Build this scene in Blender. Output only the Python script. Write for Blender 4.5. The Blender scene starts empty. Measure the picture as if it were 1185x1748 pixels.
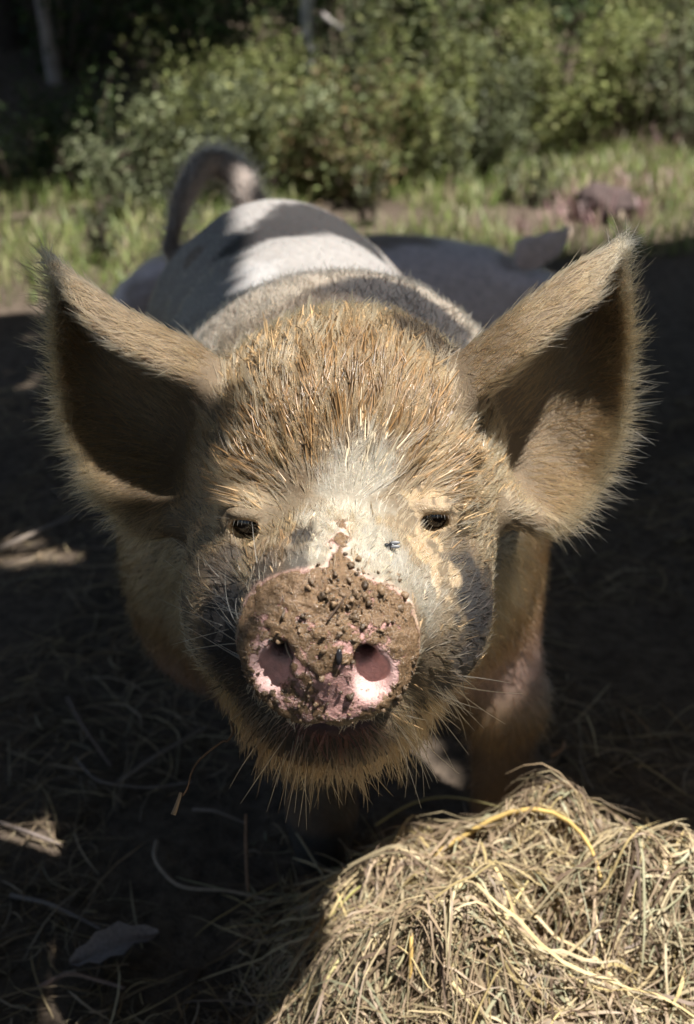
import bpy, math, numpy as np
from mathutils import Vector
from mathutils.bvhtree import BVHTree

# ------------------------------------------------------------------ camera, sky, sun, exposure
SC = bpy.context.scene
COL = SC.collection
rad = math.radians
CAM_H, PITCH, FPX = 1.2, rad(26.5), 2200.0          # photograph 1185 x 1748
cd = bpy.data.cameras.new('camera'); cam = bpy.data.objects.new('camera', cd); COL.objects.link(cam)
cam.location = (0, 0, CAM_H); cam.rotation_euler = (rad(90) - PITCH, 0, 0)
cd.sensor_fit = 'VERTICAL'; cd.sensor_height = 36.0; cd.lens = 36.0 * FPX / 1748.0
cd.clip_start = 0.02; cd.clip_end = 400
cd.dof.use_dof = True; cd.dof.focus_distance = 1.10
cd.dof.aperture_fstop = (cd.lens * 1e-3) / 0.0100; cd.dof.aperture_blades = 7
SC.camera = cam

SUN = np.array([0.30, -0.22, 0.92]); SUN /= np.linalg.norm(SUN)
el = math.asin(SUN[2]); az = math.atan2(SUN[0], SUN[1])
w = bpy.data.worlds.new('World'); SC.world = w; w.use_nodes = True
nt = w.node_tree; bg = nt.nodes['Background']
sky = nt.nodes.new('ShaderNodeTexSky'); sky.sky_type = 'NISHITA'; sky.sun_disc = False
sky.sun_elevation = el; sky.sun_rotation = az
nt.links.new(sky.outputs[0], bg.inputs[0]); bg.inputs[1].default_value = 0.05
sl = bpy.data.lights.new('sun', 'SUN'); sl.energy = 5.0; sl.angle = rad(0.53); sl.color = (1, 0.975, 0.93)
so = bpy.data.objects.new('sun', sl); COL.objects.link(so)
so.rotation_euler = Vector(SUN).to_track_quat('Z', 'Y').to_euler(); so.location = (3, -2, 9)
SC.view_settings.view_transform = 'Standard'; SC.view_settings.look = 'None'
SC.view_settings.exposure = 1.05; SC.view_settings.gamma = 1.0
cy = SC.cycles
cy.max_bounces = 8; cy.diffuse_bounces = 3; cy.glossy_bounces = 3; cy.transmission_bounces = 4
cy.transparent_max_bounces = 8; cy.use_denoising = True; cy.sample_clamp_indirect = 4
cy.caustics_reflective = False; cy.caustics_refractive = False

# ------------------------------------------------------------------ helpers
V = np.array([0, math.cos(PITCH), -math.sin(PITCH)]); UP = np.array([0, math.sin(PITCH), math.cos(PITCH)])
RT = np.array([1.0, 0, 0]); CP = np.array([0, 0, CAM_H])
def at(px, py, z):                       # a sight line of the photograph at a given distance
    return CP + z * (V + RT * (px - 592.5) / FPX - UP * (py - 874) / FPX)
def proj(p):
    q = p - CP; z = q @ V
    return np.stack([592.5 + FPX * (q @ RT) / z, 874 - FPX * (q @ UP) / z, z], -1)
def nrm(a): return a / np.maximum(np.linalg.norm(a, axis=-1, keepdims=True), 1e-9)
def sstep(a, b, x):
    t = np.clip((x - a) / (b - a), 0, 1); return t * t * (3 - 2 * t)
def hash3(i, j, k, seed):
    n = (i.astype(np.int64) * 374761393 + j.astype(np.int64) * 668265263 + k.astype(np.int64) * 2147483647 + seed * 974634777) & 0x7fffffff
    n = ((n ^ (n >> 13)) * 1274126177) & 0x7fffffff
    return ((n ^ (n >> 16)) & 0xffff) / 65535.0
def noise(p, s, seed=0):                 # value noise 0..1
    q = p * s; f = np.floor(q); t = q - f; t = t * t * (3 - 2 * t); f = f.astype(np.int64); r = 0
    for a in (0, 1):
        for b in (0, 1):
            for c in (0, 1):
                wgt = (t[:, 0] if a else 1 - t[:, 0]) * (t[:, 1] if b else 1 - t[:, 1]) * (t[:, 2] if c else 1 - t[:, 2])
                r = r + wgt * hash3(f[:, 0] + a, f[:, 1] + b, f[:, 2] + c, seed)
    return r
def fbm(p, s, seed=0): return .55 * noise(p, s, seed) + .3 * noise(p, s * 2.1, seed + 7) + .15 * noise(p, s * 4.3, seed + 13)

def fastmesh(name, verts, faces, mat, col=None, smooth=True, parent=None):
    verts = np.asarray(verts, np.float32); faces = np.asarray(faces, np.int32); n = faces.shape[1]
    me = bpy.data.meshes.new(name)
    me.vertices.add(len(verts)); me.vertices.foreach_set('co', verts.ravel())
    me.loops.add(faces.size); me.loops.foreach_set('vertex_index', faces.ravel())
    me.polygons.add(len(faces)); me.polygons.foreach_set('loop_start', np.arange(0, faces.size, n, dtype=np.int32))
    me.update(calc_edges=True)
    if smooth: me.polygons.foreach_set('use_smooth', np.ones(len(faces), bool))
    if col is not None:
        c = np.ones((len(verts), 4), np.float32); col = np.asarray(col); c[:, :col.shape[1]] = col
        a = me.color_attributes.new('Col', 'FLOAT_COLOR', 'POINT'); a.data.foreach_set('color', c.ravel())
    me.materials.append(mat); me.validate()
    o = bpy.data.objects.new(name, me); COL.objects.link(o)
    if parent is not None: o.parent = parent; o.matrix_parent_inverse = parent.matrix_world.inverted()
    return o
def tag(o, label=None, cat=None, group=None, kind=None):
    for k, v in (('label', label), ('category', cat), ('group', group), ('kind', kind)):
        if v: o[k] = v
    return o
def thing(name, loc, label, cat, group=None):
    o = bpy.data.objects.new(name, None); COL.objects.link(o); o.location = loc; o.empty_display_size = .1
    bpy.context.view_layer.update()
    return tag(o, label, cat, group)

class M:                                  # small node-material builder
    def __init__(s, name):
        s.m = bpy.data.materials.new(name); s.m.use_nodes = True; s.nt = s.m.node_tree
        s.b = s.nt.nodes['Principled BSDF']; s.out = s.nt.nodes['Material Output']
    def n(s, t, **kw):
        x = s.nt.nodes.new(t)
        for k, v in kw.items(): setattr(x, k, v)
        return x
    def l(s, a, b): s.nt.links.new(a, b)
    def attr(s, name='Col'):
        x = s.n('ShaderNodeAttribute'); x.attribute_name = name; return x
    def noise(s, scale, detail=4, rough=.6, obj=True):
        x = s.n('ShaderNodeTexNoise'); x.inputs['Scale'].default_value = scale; x.inputs['Detail'].default_value = detail
        x.inputs['Roughness'].default_value = rough
        if obj:
            t = s.n('ShaderNodeTexCoord'); s.l(t.outputs['Object'], x.inputs['Vector'])
        return x
    def ramp(s, inp, stops):
        x = s.n('ShaderNodeValToRGB'); s.l(inp, x.inputs[0]); e = x.color_ramp.elements
        while len(e) < len(stops): e.new(.5)
        for i, (p, c) in enumerate(stops): e[i].position = p; e[i].color = (*c, 1) if len(c) == 3 else c
        return x
    def mix(s, f, a, b, mode='MIX'):
        x = s.n('ShaderNodeMix'); x.data_type = 'RGBA'; x.blend_type = mode
        for sock, v in ((x.inputs[0], f), (x.inputs[6], a), (x.inputs[7], b)):
            if hasattr(v, 'is_output'): s.l(v, sock)
            elif isinstance(v, (int, float)): sock.default_value = v
            else: sock.default_value = (*v, 1)
        return x.outputs[2]
    def bump(s, h, strength=.5, dist=.01):
        x = s.n('ShaderNodeBump'); x.inputs['Strength'].default_value = strength; x.inputs['Distance'].default_value = dist
        s.l(h, x.inputs['Height']); s.l(x.outputs[0], s.b.inputs['Normal']); return x
    def set(s, **kw):
        for k, v in kw.items():
            i = s.b.inputs[k]
            if hasattr(v, 'is_output'): s.l(v, i)
            else: i.default_value = v
        return s
def colmat(name, rough=.7, var=.25, scale=40, trans=0.0, spec=.3):
    m = M(name); a = m.attr(); nz = m.noise(scale)
    r = m.ramp(nz.outputs[0], [(.25, (1 - var,) * 3), (.75, (1 + var,) * 3)])
    c = m.mix(1.0, a.outputs['Color'], r.outputs[0], 'MULTIPLY')
    m.set(**{'Base Color': c, 'Roughness': rough, 'Specular IOR Level': spec})
    if trans:
        t = m.n('ShaderNodeBsdfTranslucent'); m.l(c, t.inputs[0]); x = m.n('ShaderNodeMixShader'); x.inputs[0].default_value = trans
        m.l(m.b.outputs[0], x.inputs[1]); m.l(t.outputs[0], x.inputs[2]); m.l(x.outputs[0], m.out.inputs[0])
    return m.m

# ------------------------------------------------------------------ ground
RG = np.random.default_rng(11)
def bank(y, x): return .20 * np.clip(y - 5.6 - .30 * x, 0, None) ** 1.15          # the wood edge stands on a bank
def gz(x, y):
    x = np.asarray(x, float); y = np.asarray(y, float); p = np.stack([x, y, np.zeros_like(x)], -1).reshape(-1, 3)
    n = (.045 * (noise(p, 1.3, 1) - .5) + .03 * (noise(p, 4.1, 2) - .5) + .016 * (noise(p, 14, 3) - .5) + .008 * (noise(p, 40, 4) - .5)).reshape(x.shape)
    return n * np.clip(1.2 - y / 40, 0, 1) + np.minimum(bank(y, x), 2.2) - .02
def gpt(px, py, dz=0.0):                       # where a sight line meets the ground
    d = V + RT * (px - 592.5) / FPX - UP * (py - 874) / FPX; t = CAM_H / -d[2]
    for _ in range(6):
        p = CP + d * t; t += (p[2] - gz(p[:1], p[1:2])[0]) / -d[2] * .8
    p = CP + d * t; return p + np.array([0, 0, dz])
def geo(a, b, h0, g):
    o = [a]; h = h0
    while o[-1] < b: o.append(o[-1] + h); h *= g
    return np.array(o)
def grid_mesh(xs, ys, zf):
    X, Y = np.meshgrid(xs, ys, indexing='ij'); v = np.stack([X, Y, zf(X, Y)], -1).reshape(-1, 3); ny = len(ys)
    i = (np.arange(len(xs) - 1)[:, None] * ny + np.arange(ny - 1)[None]).ravel()
    return v, np.stack([i, i + ny, i + ny + 1, i + 1], -1)
xr = geo(0, 120, .02, 1.028); yf = geo(.4, 200, .016, 1.022); yb = geo(-.4, 90, .05, 1.12)
v, f = grid_mesh(np.r_[-xr[:0:-1], xr], np.r_[-yb[::-1], np.linspace(-.4, .4, 21)[1:-1], yf], gz)
m = M('soil'); n1 = m.noise(2.2, 5); n2 = m.noise(38, 6, .7); n3 = m.noise(220, 4, .7)
c = m.mix(n1.outputs[0], (.11, .085, .065), (.19, .15, .115))
c = m.mix(1.0, c, m.ramp(n2.outputs[0], [(.3, (.45, .45, .45)), (.7, (1.35, 1.3, 1.25))]).outputs[0], 'MULTIPLY')
m.set(**{'Base Color': c, 'Roughness': .95, 'Specular IOR Level': .15})
ad = m.n('ShaderNodeMath', operation='MULTIPLY_ADD'); m.l(n3.outputs[0], ad.inputs[0]); ad.inputs[1].default_value = .4; m.l(n2.outputs[0], ad.inputs[2]); m.bump(ad.outputs[0], .9, .02)
tag(fastmesh('ground', v, f, m.m), kind='structure')

class MB:                                      # collects pieces of one mesh
    def __init__(s): s.v = []; s.f = []; s.c = []; s.n = 0
    def add(s, v, f, c):
        s.v.append(v); s.f.append(np.asarray(f) + s.n); s.c.append(np.broadcast_to(np.asarray(c, float), (len(v), 3))); s.n += len(v)
    def build(s, name, mat, parent=None): return fastmesh(name, np.concatenate(s.v), np.concatenate(s.f), mat, np.concatenate(s.c), parent=parent)
def tube(pts, rs, sides=6):
    pts = np.asarray(pts, float); K = len(pts); rs = np.broadcast_to(rs, K); t = nrm(np.gradient(pts, axis=0))
    ref = np.array([0.3, .2, 1.0]) if abs(nrm(pts[-1] - pts[0])[2]) < .8 else np.array([1.0, .2, 0])
    a = nrm(np.cross(t, ref)); b = np.cross(t, a); ph = np.linspace(0, 2 * np.pi, sides, endpoint=False)
    v = pts[:, None] + rs[:, None, None] * (a[:, None] * np.cos(ph)[None, :, None] + b[:, None] * np.sin(ph)[None, :, None])
    i = np.arange(K - 1)[:, None] * sides; j = np.arange(sides)[None]; j2 = (j + 1) % sides
    return v.reshape(-1, 3), np.stack([i + j, i + j2, i + sides + j2, i + sides + j], -1).reshape(-1, 4)
def smooth_line(pts, n):
    pts = np.asarray(pts, float); s = np.linspace(0, len(pts) - 1, n); o = np.stack([np.interp(s, np.arange(len(pts)), pts[:, k]) for k in range(3)], -1)
    for _ in range(3): o[1:-1] = .25 * o[:-2] + .5 * o[1:-1] + .25 * o[2:]
    return o
def ribbons(P, w, wd, cols, name, mat, parent=None, fold=.0):
    N, K = P.shape[:2]; prof = np.sqrt(np.clip(1.0 - (np.linspace(-1, 1, K) * .96) ** 4, 0, 1))
    o = (wd * w[:, None])[:, None] * prof[None, :, None] * .5
    v = np.stack([P - o, P + o], 2).reshape(-1, 3)
    i = (np.arange(N)[:, None] * K + np.arange(K - 1)[None]).ravel() * 2
    return fastmesh(name, v, np.stack([i, i + 1, i + 3, i + 2], -1), mat, np.repeat(cols, K * 2, 0), smooth=False, parent=parent)
STRAW = np.array([1.04, .98, .86]) * np.array([(.60, .49, .27), (.53, .44, .29), (.42, .36, .25), (.30, .23, .16), (.36, .28, .21), (.18, .13, .10), (.38, .38, .27), (.66, .57, .38)])
def strands(N, pos, zf, lmin, lmax, wmin, wmax, K, rg, pal, tilt=.18, bend=.5, hi=.02):
    # straw lying over a height field: root points pos (N,2)
    ang = rg.uniform(0, 2 * np.pi, N); L = lmin + (lmax - lmin) * rg.random(N) ** 1.8; k = rg.normal(0, bend, N); s = np.linspace(-.5, .5, K)
    a = ang[:, None] + k[:, None] * s[None] * 2; st = L[:, None] / (K - 1)
    x = np.cumsum(np.cos(a) * st, 1); y = np.cumsum(np.sin(a) * st, 1); x += pos[:, :1] - x.mean(1, keepdims=True); y += pos[:, 1:] - y.mean(1, keepdims=True)
    z = zf(x, y); zm = z.mean(1, keepdims=True); z = .75 * z + .25 * zm + hi * rg.random((N, 1)) ** 2 + (np.tan(rg.normal(0, tilt, N)) * L)[:, None] * s[None] * .6 + L[:, None] * .10 * (1 - 4 * s * s)[None] * rg.random((N, 1))
    P = np.stack([x, y, z], -1); ta = nrm(P[:, -1] - P[:, 0]); up = nrm(np.array([0, 0, 1.0]) + .7 * rg.normal(size=(N, 3)))
    return P, wmin + (wmax - wmin) * rg.random(N) ** 2, nrm(np.cross(ta, up)), pal[rg.integers(0, len(pal), N)] * rg.uniform(.65, 1.2, (N, 1))
STM = colmat('straw', .55, .2, 60, trans=.12, spec=.4)
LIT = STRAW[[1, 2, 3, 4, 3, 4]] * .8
N = 16000; pos = np.stack([RG.uniform(-1.0, 1.15, N), .55 + 2.6 * RG.random(N) ** 1.3], -1)
pos = pos[noise(np.c_[pos, np.zeros(N)], 5, 17) > .34]; N = len(pos)
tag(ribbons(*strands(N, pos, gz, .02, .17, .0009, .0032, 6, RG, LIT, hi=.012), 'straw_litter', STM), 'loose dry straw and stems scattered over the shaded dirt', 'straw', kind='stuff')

# ------------------------------------------------------------------ hay pile
MC = np.array([.188, 1.10])
def mound(x, y):
    dx = (x - MC[0]) / np.where(x < MC[0], .30, .50); dy = (y - MC[1]) / np.where(y > MC[1], .275, .42); r = np.sqrt(dx * dx + dy * dy)
    p = np.stack([x, y, 0 * x], -1).reshape(-1, 3); n = (fbm(p, 9, 91).reshape(x.shape) - .5)
    h = .205 * (1 - np.clip(r, 0, 1.0) ** 2.6) * (1 + .9 * n) + .05 * n
    return h - .055 * np.exp(-(((x - .225) / .05) ** 2 + ((y - 1.045) / .04) ** 2))
def mz(x, y): return np.maximum(gz(x, y), gz(x, y) + mound(x, y) - .012)
hay = thing('hay_pile', (MC[0], MC[1], 0), 'sunlit heap of loose pale hay in front of the standing pig', 'hay')
v, f = grid_mesh(np.linspace(-.14, .75, 90), np.linspace(.62, 1.42, 80), lambda X, Y: gz(X, Y) + mound(X, Y) - .018)
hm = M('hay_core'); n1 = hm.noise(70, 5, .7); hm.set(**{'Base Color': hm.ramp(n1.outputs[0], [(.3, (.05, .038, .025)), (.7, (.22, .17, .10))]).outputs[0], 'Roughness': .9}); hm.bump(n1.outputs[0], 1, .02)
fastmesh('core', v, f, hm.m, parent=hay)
def mound_pts(N):
    o = []
    while sum(map(len, o)) < N:
        q = np.stack([RG.uniform(-.14, .72, N), RG.uniform(.62, 1.40, N)], -1); o.append(q[mound(q[:, 0], q[:, 1]) > RG.uniform(-.015, .05, N)])
    return np.concatenate(o)[:N]
HP = STRAW[[0, 1, 2, 3, 4, 6, 1, 4, 2, 3, 5]] * .88
q = strands(21000, mound_pts(21000), mz, .008, .05, .0010, .0045, 4, RG, STRAW[[3, 4, 2, 1, 5, 3, 6, 4]] * .9, tilt=.35, hi=.012)
tag(ribbons(*q, 'hay_chaff', STM, hay), kind='stuff')
q = strands(5200, mound_pts(5200), mz, .04, .20, .0007, .0042, 8, RG, HP, tilt=.24, bend=.20, hi=.032)
tag(ribbons(*q, 'hay_stems', STM, hay), kind='stuff')
# single stalks that stand out on the heap
def mpt(px, py, dz=.0):
    d = V + RT * (px - 592.5) / FPX - UP * (py - 874) / FPX; t = np.linspace(1.0, 2.2, 1200); p = CP + t[:, None] * d[None]
    i = int(np.argmax(p[:, 2] < mz(p[:, 0], p[:, 1]))); return p[i] + np.array([0, 0, dz])
STK = [  # photograph points along each stalk, half thickness, colour, lift
    ([(735, 1480), (800, 1445), (860, 1412), (930, 1402), (985, 1440), (1015, 1480), (1024, 1518)], .0032, (.62, .43, .15), .030),
    ([(765, 1640), (762, 1590), (775, 1545), (785, 1508)], .0026, (.70, .60, .36), .022), ([(700, 1690), (702, 1620), (697, 1560)], .0024, (.55, .36, .12), .026),
    ([(590, 1510), (650, 1490), (720, 1460)], .0020, (.60, .50, .28), .016), ([(545, 1710), (575, 1660), (620, 1605), (690, 1580)], .0018, (.62, .54, .26), .018),
    ([(640, 1420), (700, 1385), (770, 1372), (860, 1392)], .0020, (.55, .47, .22), .018), ([(850, 1620), (872, 1570), (900, 1520)], .0022, (.66, .54, .26), .02),
    ([(560, 1580), (600, 1540), (620, 1520)], .0016, (.6, .55, .2), .014), ([(840, 1352), (900, 1335), (945, 1312)], .0026, (.42, .28, .20), .022),
    ([(770, 1690), (800, 1730), (820, 1745)], .0028, (.68, .55, .30), .016), ([(1040, 1615), (1075, 1590), (1120, 1560)], .002, (.5, .47, .32), .016),
    ([(1135, 1510), (1130, 1480), (1138, 1455)], .0045, (.62, .48, .30), .018), ([(985, 1640), (1010, 1615), (1030, 1600)], .002, (.66, .6, .45), .02),
    ([(910, 1690), (930, 1720), (940, 1748)], .004, (.42, .30, .16), .014), ([(880, 1255), (905, 1232), (935, 1215)], .0018, (.55, .56, .40), .03),
    ([(1000, 1240), (1010, 1275), (1018, 1310)], .0016, (.48, .40, .24), .03), ([(830, 1310), (850, 1295), (862, 1285)], .0014, (.6, .5, .22), .03),
    ([(940, 1310), (960, 1305), (962, 1285)], .0024, (.40, .22, .12), .03), ([(655, 1700), (690, 1650), (700, 1600)], .0014, (.66, .58, .34), .014)]
for pts, r, c, lf in STK:
    L = smooth_line([mpt(*q, dz=lf * (.35 + .65 * math.sin(math.pi * (i + .5) / len(pts)))) for i, q in enumerate(pts)], 12)
    b = MB(); v, f = tube(L, r * (1 - .45 * np.linspace(0, 1, 12) ** 2), 6); v = v + 0; b.add(v, f, c); o = b.build('straw_stalk', STM, hay)
    if r == .0032: o['label'] = 'broad golden bent straw blade'


# ------------------------------------------------------------------ implicit surfaces
def smin(a, b, k):
    h = np.clip(.5 + .5 * (b - a) / k, 0, 1); return b + (a - b) * h - k * h * (1 - h)
def smax(a, b, k): return -smin(-a, -b, k)
def ell(P, c, r):
    d = [(P[i] - c[i]) for i in range(3)]
    k0 = np.sqrt(sum((d[i] / r[i]) ** 2 for i in range(3))); k1 = np.sqrt(sum((d[i] / (r[i] ** 2)) ** 2 for i in range(3)))
    return k0 * (k0 - 1) / np.maximum(k1, 1e-6)
def cone(P, a, b, ra, rb, sc=(1, 1, 1)):
    a = np.array(a, float); b = np.array(b, float); ab = b - a
    t = np.clip(sum((P[i] - a[i]) * ab[i] for i in range(3)) / (ab @ ab), 0, 1)
    d = np.sqrt(sum(((P[i] - a[i] - t * ab[i]) / sc[i]) ** 2 for i in range(3)))
    return d - (ra + (rb - ra) * t)
def surfnet(xs, ys, zs, F):
    ins = F < 0
    nx, ny, nz = F.shape
    c8 = sum(ins[i:nx - 1 + i, j:ny - 1 + j, k:nz - 1 + k].astype(np.int8) for i in (0, 1) for j in (0, 1) for k in (0, 1))
    cells = np.argwhere((c8 > 0) & (c8 < 8)); idx = -np.ones(c8.shape, np.int32); idx[tuple(cells.T)] = np.arange(len(cells))
    acc = np.zeros((len(cells), 3)); cnt = np.zeros(len(cells)); X = (xs, ys, zs)
    for ax in range(3):
        o1, o2 = [a for a in range(3) if a != ax]
        for i in (0, 1):
            for j in (0, 1):
                a = cells.copy(); a[:, o1] += i; a[:, o2] += j; b = a.copy(); b[:, ax] += 1
                fa = F[tuple(a.T)]; fb = F[tuple(b.T)]; m = (fa < 0) != (fb < 0)
                t = np.where(m, fa / np.where(m, fa - fb, 1), 0)
                p = np.stack([X[q][a[:, q]] for q in range(3)], -1)
                p[:, ax] += t * (X[ax][b[:, ax]] - X[ax][a[:, ax]])
                acc += p * m[:, None]; cnt += m
    verts = acc / cnt[:, None]; quads = []
    for ax in range(3):
        o1, o2 = (ax + 1) % 3, (ax + 2) % 3
        s0 = [slice(None)] * 3; s1 = [slice(None)] * 3; s0[ax] = slice(0, -1); s1[ax] = slice(1, None)
        e = np.argwhere(ins[tuple(s0)] != ins[tuple(s1)])
        e = e[(e[:, o1] > 0) & (e[:, o2] > 0) & (e[:, o1] < F.shape[o1] - 1) & (e[:, o2] < F.shape[o2] - 1)]
        def cell(d1, d2):
            q = e.copy(); q[:, o1] -= d1; q[:, o2] -= d2; return idx[tuple(q.T)]
        q = np.stack([cell(1, 1), cell(0, 1), cell(0, 0), cell(1, 0)], -1)
        flip = ~ins[tuple(e.T)]; q[flip] = q[flip][:, ::-1]; quads.append(q)
    return verts, np.concatenate(quads)
def axis(*segs):
    out = []
    for a, b, h in segs: out.append(np.arange(a, b - h * .01, h))
    out.append(np.array([segs[-1][1]])); return np.concatenate(out)
def vnormals(v, q):
    n = np.cross(v[q[:, 2]] - v[q[:, 0]], v[q[:, 3]] - v[q[:, 1]]); N = np.zeros_like(v)
    for k in range(4): np.add.at(N, q[:, k], n)
    return nrm(N)

# ------------------------------------------------------------------ the pig: head frame
HO = at(581, 888, 1.15)                                         # between the eyes
HF = nrm(np.array([-.05, -.995, .02])); HU = np.array([.035, 0, 1.0]); HU = nrm(HU - HF * (HU @ HF)); HR = np.cross(HU, HF)
def H(r, u, f): return HO + HR * r + HU * u + HF * f             # head coordinates to world
def toH(p): q = p - HO; return np.stack([q @ HR, q @ HU, q @ HF], -1)
EYES = []
NOST = [(-.034, -.026), (.030, -.024)]

def curve(pts, s):                                              # smooth polyline through points
    pts = np.array(pts); d = np.r_[0, np.cumsum(np.linalg.norm(np.diff(pts, axis=0), axis=1))]; d /= d[-1]
    out = np.stack([np.interp(s, d, pts[:, k]) for k in range(3)], -1)
    for _ in range(2): out[1:-1] = .25 * out[:-2] + .5 * out[1:-1] + .25 * out[2:]
    return out
NS, NT = 41, 33
def ear_sheet(upper, lower, deep, hood):
    s = np.linspace(0, 1, NS); t = np.linspace(0, 1, NT)
    A = curve([at(*u) for u in lower], s); B = curve([at(*u) for u in upper], s)
    tt = np.minimum(t / .84, 1)
    G = A[:, None] * (1 - tt)[None, :, None] + B[:, None] * tt[None, :, None]
    wid = np.linalg.norm(A - B, axis=1)
    prof = np.sin(np.pi * tt ** 1.25).clip(0) ** .85
    G = G + V[None, None] * (deep * np.minimum(1, wid / .10))[:, None, None] * prof[None, :, None]
    # the upper margin rolls forward as a hood
    hk = np.clip((t - .80) / .20, 0, 1); hs = hood * np.minimum(1, wid / .09) * (1 - .25 * s)
    G = G - V * (hs[:, None] * (hk ** .8)[None])[..., None] * .55 - UP * (hs[:, None] * (hk ** 1.5)[None])[..., None] * .85
    return G
EARS = [
    ear_sheet([(425, 675, 1.215), (330, 592, 1.195), (215, 535, 1.185), (130, 480, 1.20), (93, 452, 1.22)],
              [(345, 885, 1.215), (255, 900, 1.235), (178, 835, 1.245), (124, 730, 1.25), (103, 610, 1.24), (95, 462, 1.22)], .072, .044),
    ear_sheet([(740, 668, 1.21), (800, 605, 1.175), (880, 535, 1.155), (980, 458, 1.165), (1056, 420, 1.20)],
              [(865, 870, 1.215), (935, 900, 1.235), (1005, 830, 1.255), (1056, 700, 1.255), (1069, 560, 1.235), (1058, 430, 1.20)], .085, .054)]
def ear_bvh(G):
    v = G.reshape(-1, 3); f = []
    for i in range(NS - 1):
        for j in range(NT - 1):
            a = i * NT + j; f.append((a, a + 1, a + NT + 1, a + NT))
    return BVHTree.FromPolygons([tuple(x) for x in v], f)
EBVH = [ear_bvh(G) for G in EARS]
def ear_dist(k, pts, maxd):
    d = np.full(len(pts), maxd); fi = np.zeros(len(pts), int); fn = EBVH[k].find_nearest
    for i, p in enumerate(pts.tolist()):
        r = fn(p, maxd)
        if r[0] is not None: d[i] = r[3]; fi[i] = r[2]
    return d, (fi // (NT - 1)) / (NS - 2), (fi % (NT - 1)) / (NT - 2)

def head_sdf(W):                        # W: list of world coordinate arrays
    q = [W[i] - HO[i] for i in range(3)]
    P = [sum(q[i] * A[i] for i in range(3)) for A in (HR, HU, HF)]
    P = [p.astype(np.float32) for p in P]
    aP = [np.abs(P[0]), P[1], P[2]]
    d = ell(P, (0, .005, -.125), (.135, .145, .145))                     # cranium
    d = smin(d, ell(P, (0, .04, -.055), (.092, .082, .085)), .06)        # forehead
    d = smin(d, cone(P, (0, -.035, -.02), (0, -.032, .138), .088, .065, (1.06, .93, 1)), .05)   # muzzle
    d = smin(d, ell(aP, (.073, -.074, .012), (.068, .080, .100)), .045)  # jowls
    d = smin(d, cone(P, (0, -.125, -.06), (0, -.118, .100), .085, .036, (1.1, 1, 1)), .04)   # lower jaw
    d = smin(d, ell(P, (0, -.150, .078), (.048, .042, .055)), .035); d = smin(d, ell(aP, (.028, -.143, .03), (.055, .054, .088)), .045)          # chin
    d = smin(d, ell(aP, (.082, .030, -.018), (.034, .020, .032)), .03)   # brow
    d = smin(d, ell(aP, (.085, -.028, -.002), (.03, .018, .03)), .03)    # cheek under the eye
    # snout pad: a rounded oval drum with a rim
    a, b = P[0] / .066, (P[1] + .028) / .057
    rr = (np.sqrt(a * a + b * b) - 1) * .060
    tz = P[2] + .46 * (P[1] + .028)                                       # the pad leans back at the top
    bowl = .010 * np.clip(1 + rr / .055, 0, 1) ** 2                       # rim stands a little forward of the middle
    d = smin(d, smax(rr, np.abs(tz - .140) - .034 - .5 * bowl, .022), .026)
    d = smin(d, ell(P, (0, .018, .120), (.046, .022, .045)), .03)
    d = smin(d, ell(P, (.004, -.121, .128), (.036, .011, .020)), .010)   # lower lip
    # philtrum notch under the pad, mouth slit
    d = smax(d, -ell(P, (0, -.092, .180), (.007, .012, .02)), .008)
    d = smax(d, -ell(P, (.004, -.099, .150), (.031, .0115, .060)), .010)
    for e in EYES: d = smax(smin(d, ell(P, e - np.array((0, 0, .012)), (.028, .022, .020)), .012), -ell(P, e + np.array((0, -.003, .006)), (.0130, .0104, .016)), .004)
    for e in EYES: d = smin(d, ell(P, e + np.array((0, .0112, .001)), (.0165, .0060, .0105)), .005)
    for (nr, nu) in NOST:
        sg = 1 if nr > 0 else -1
        d = smax(d, -ell(P, (nr - .001 * sg, nu + .002, .17), (.0100, .0115, .060)), .005)
        d = smax(d, -ell(P, (nr + .006 * sg, nu - .016, .190), (.0140, .0165, .013)), .008)
    return d

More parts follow.
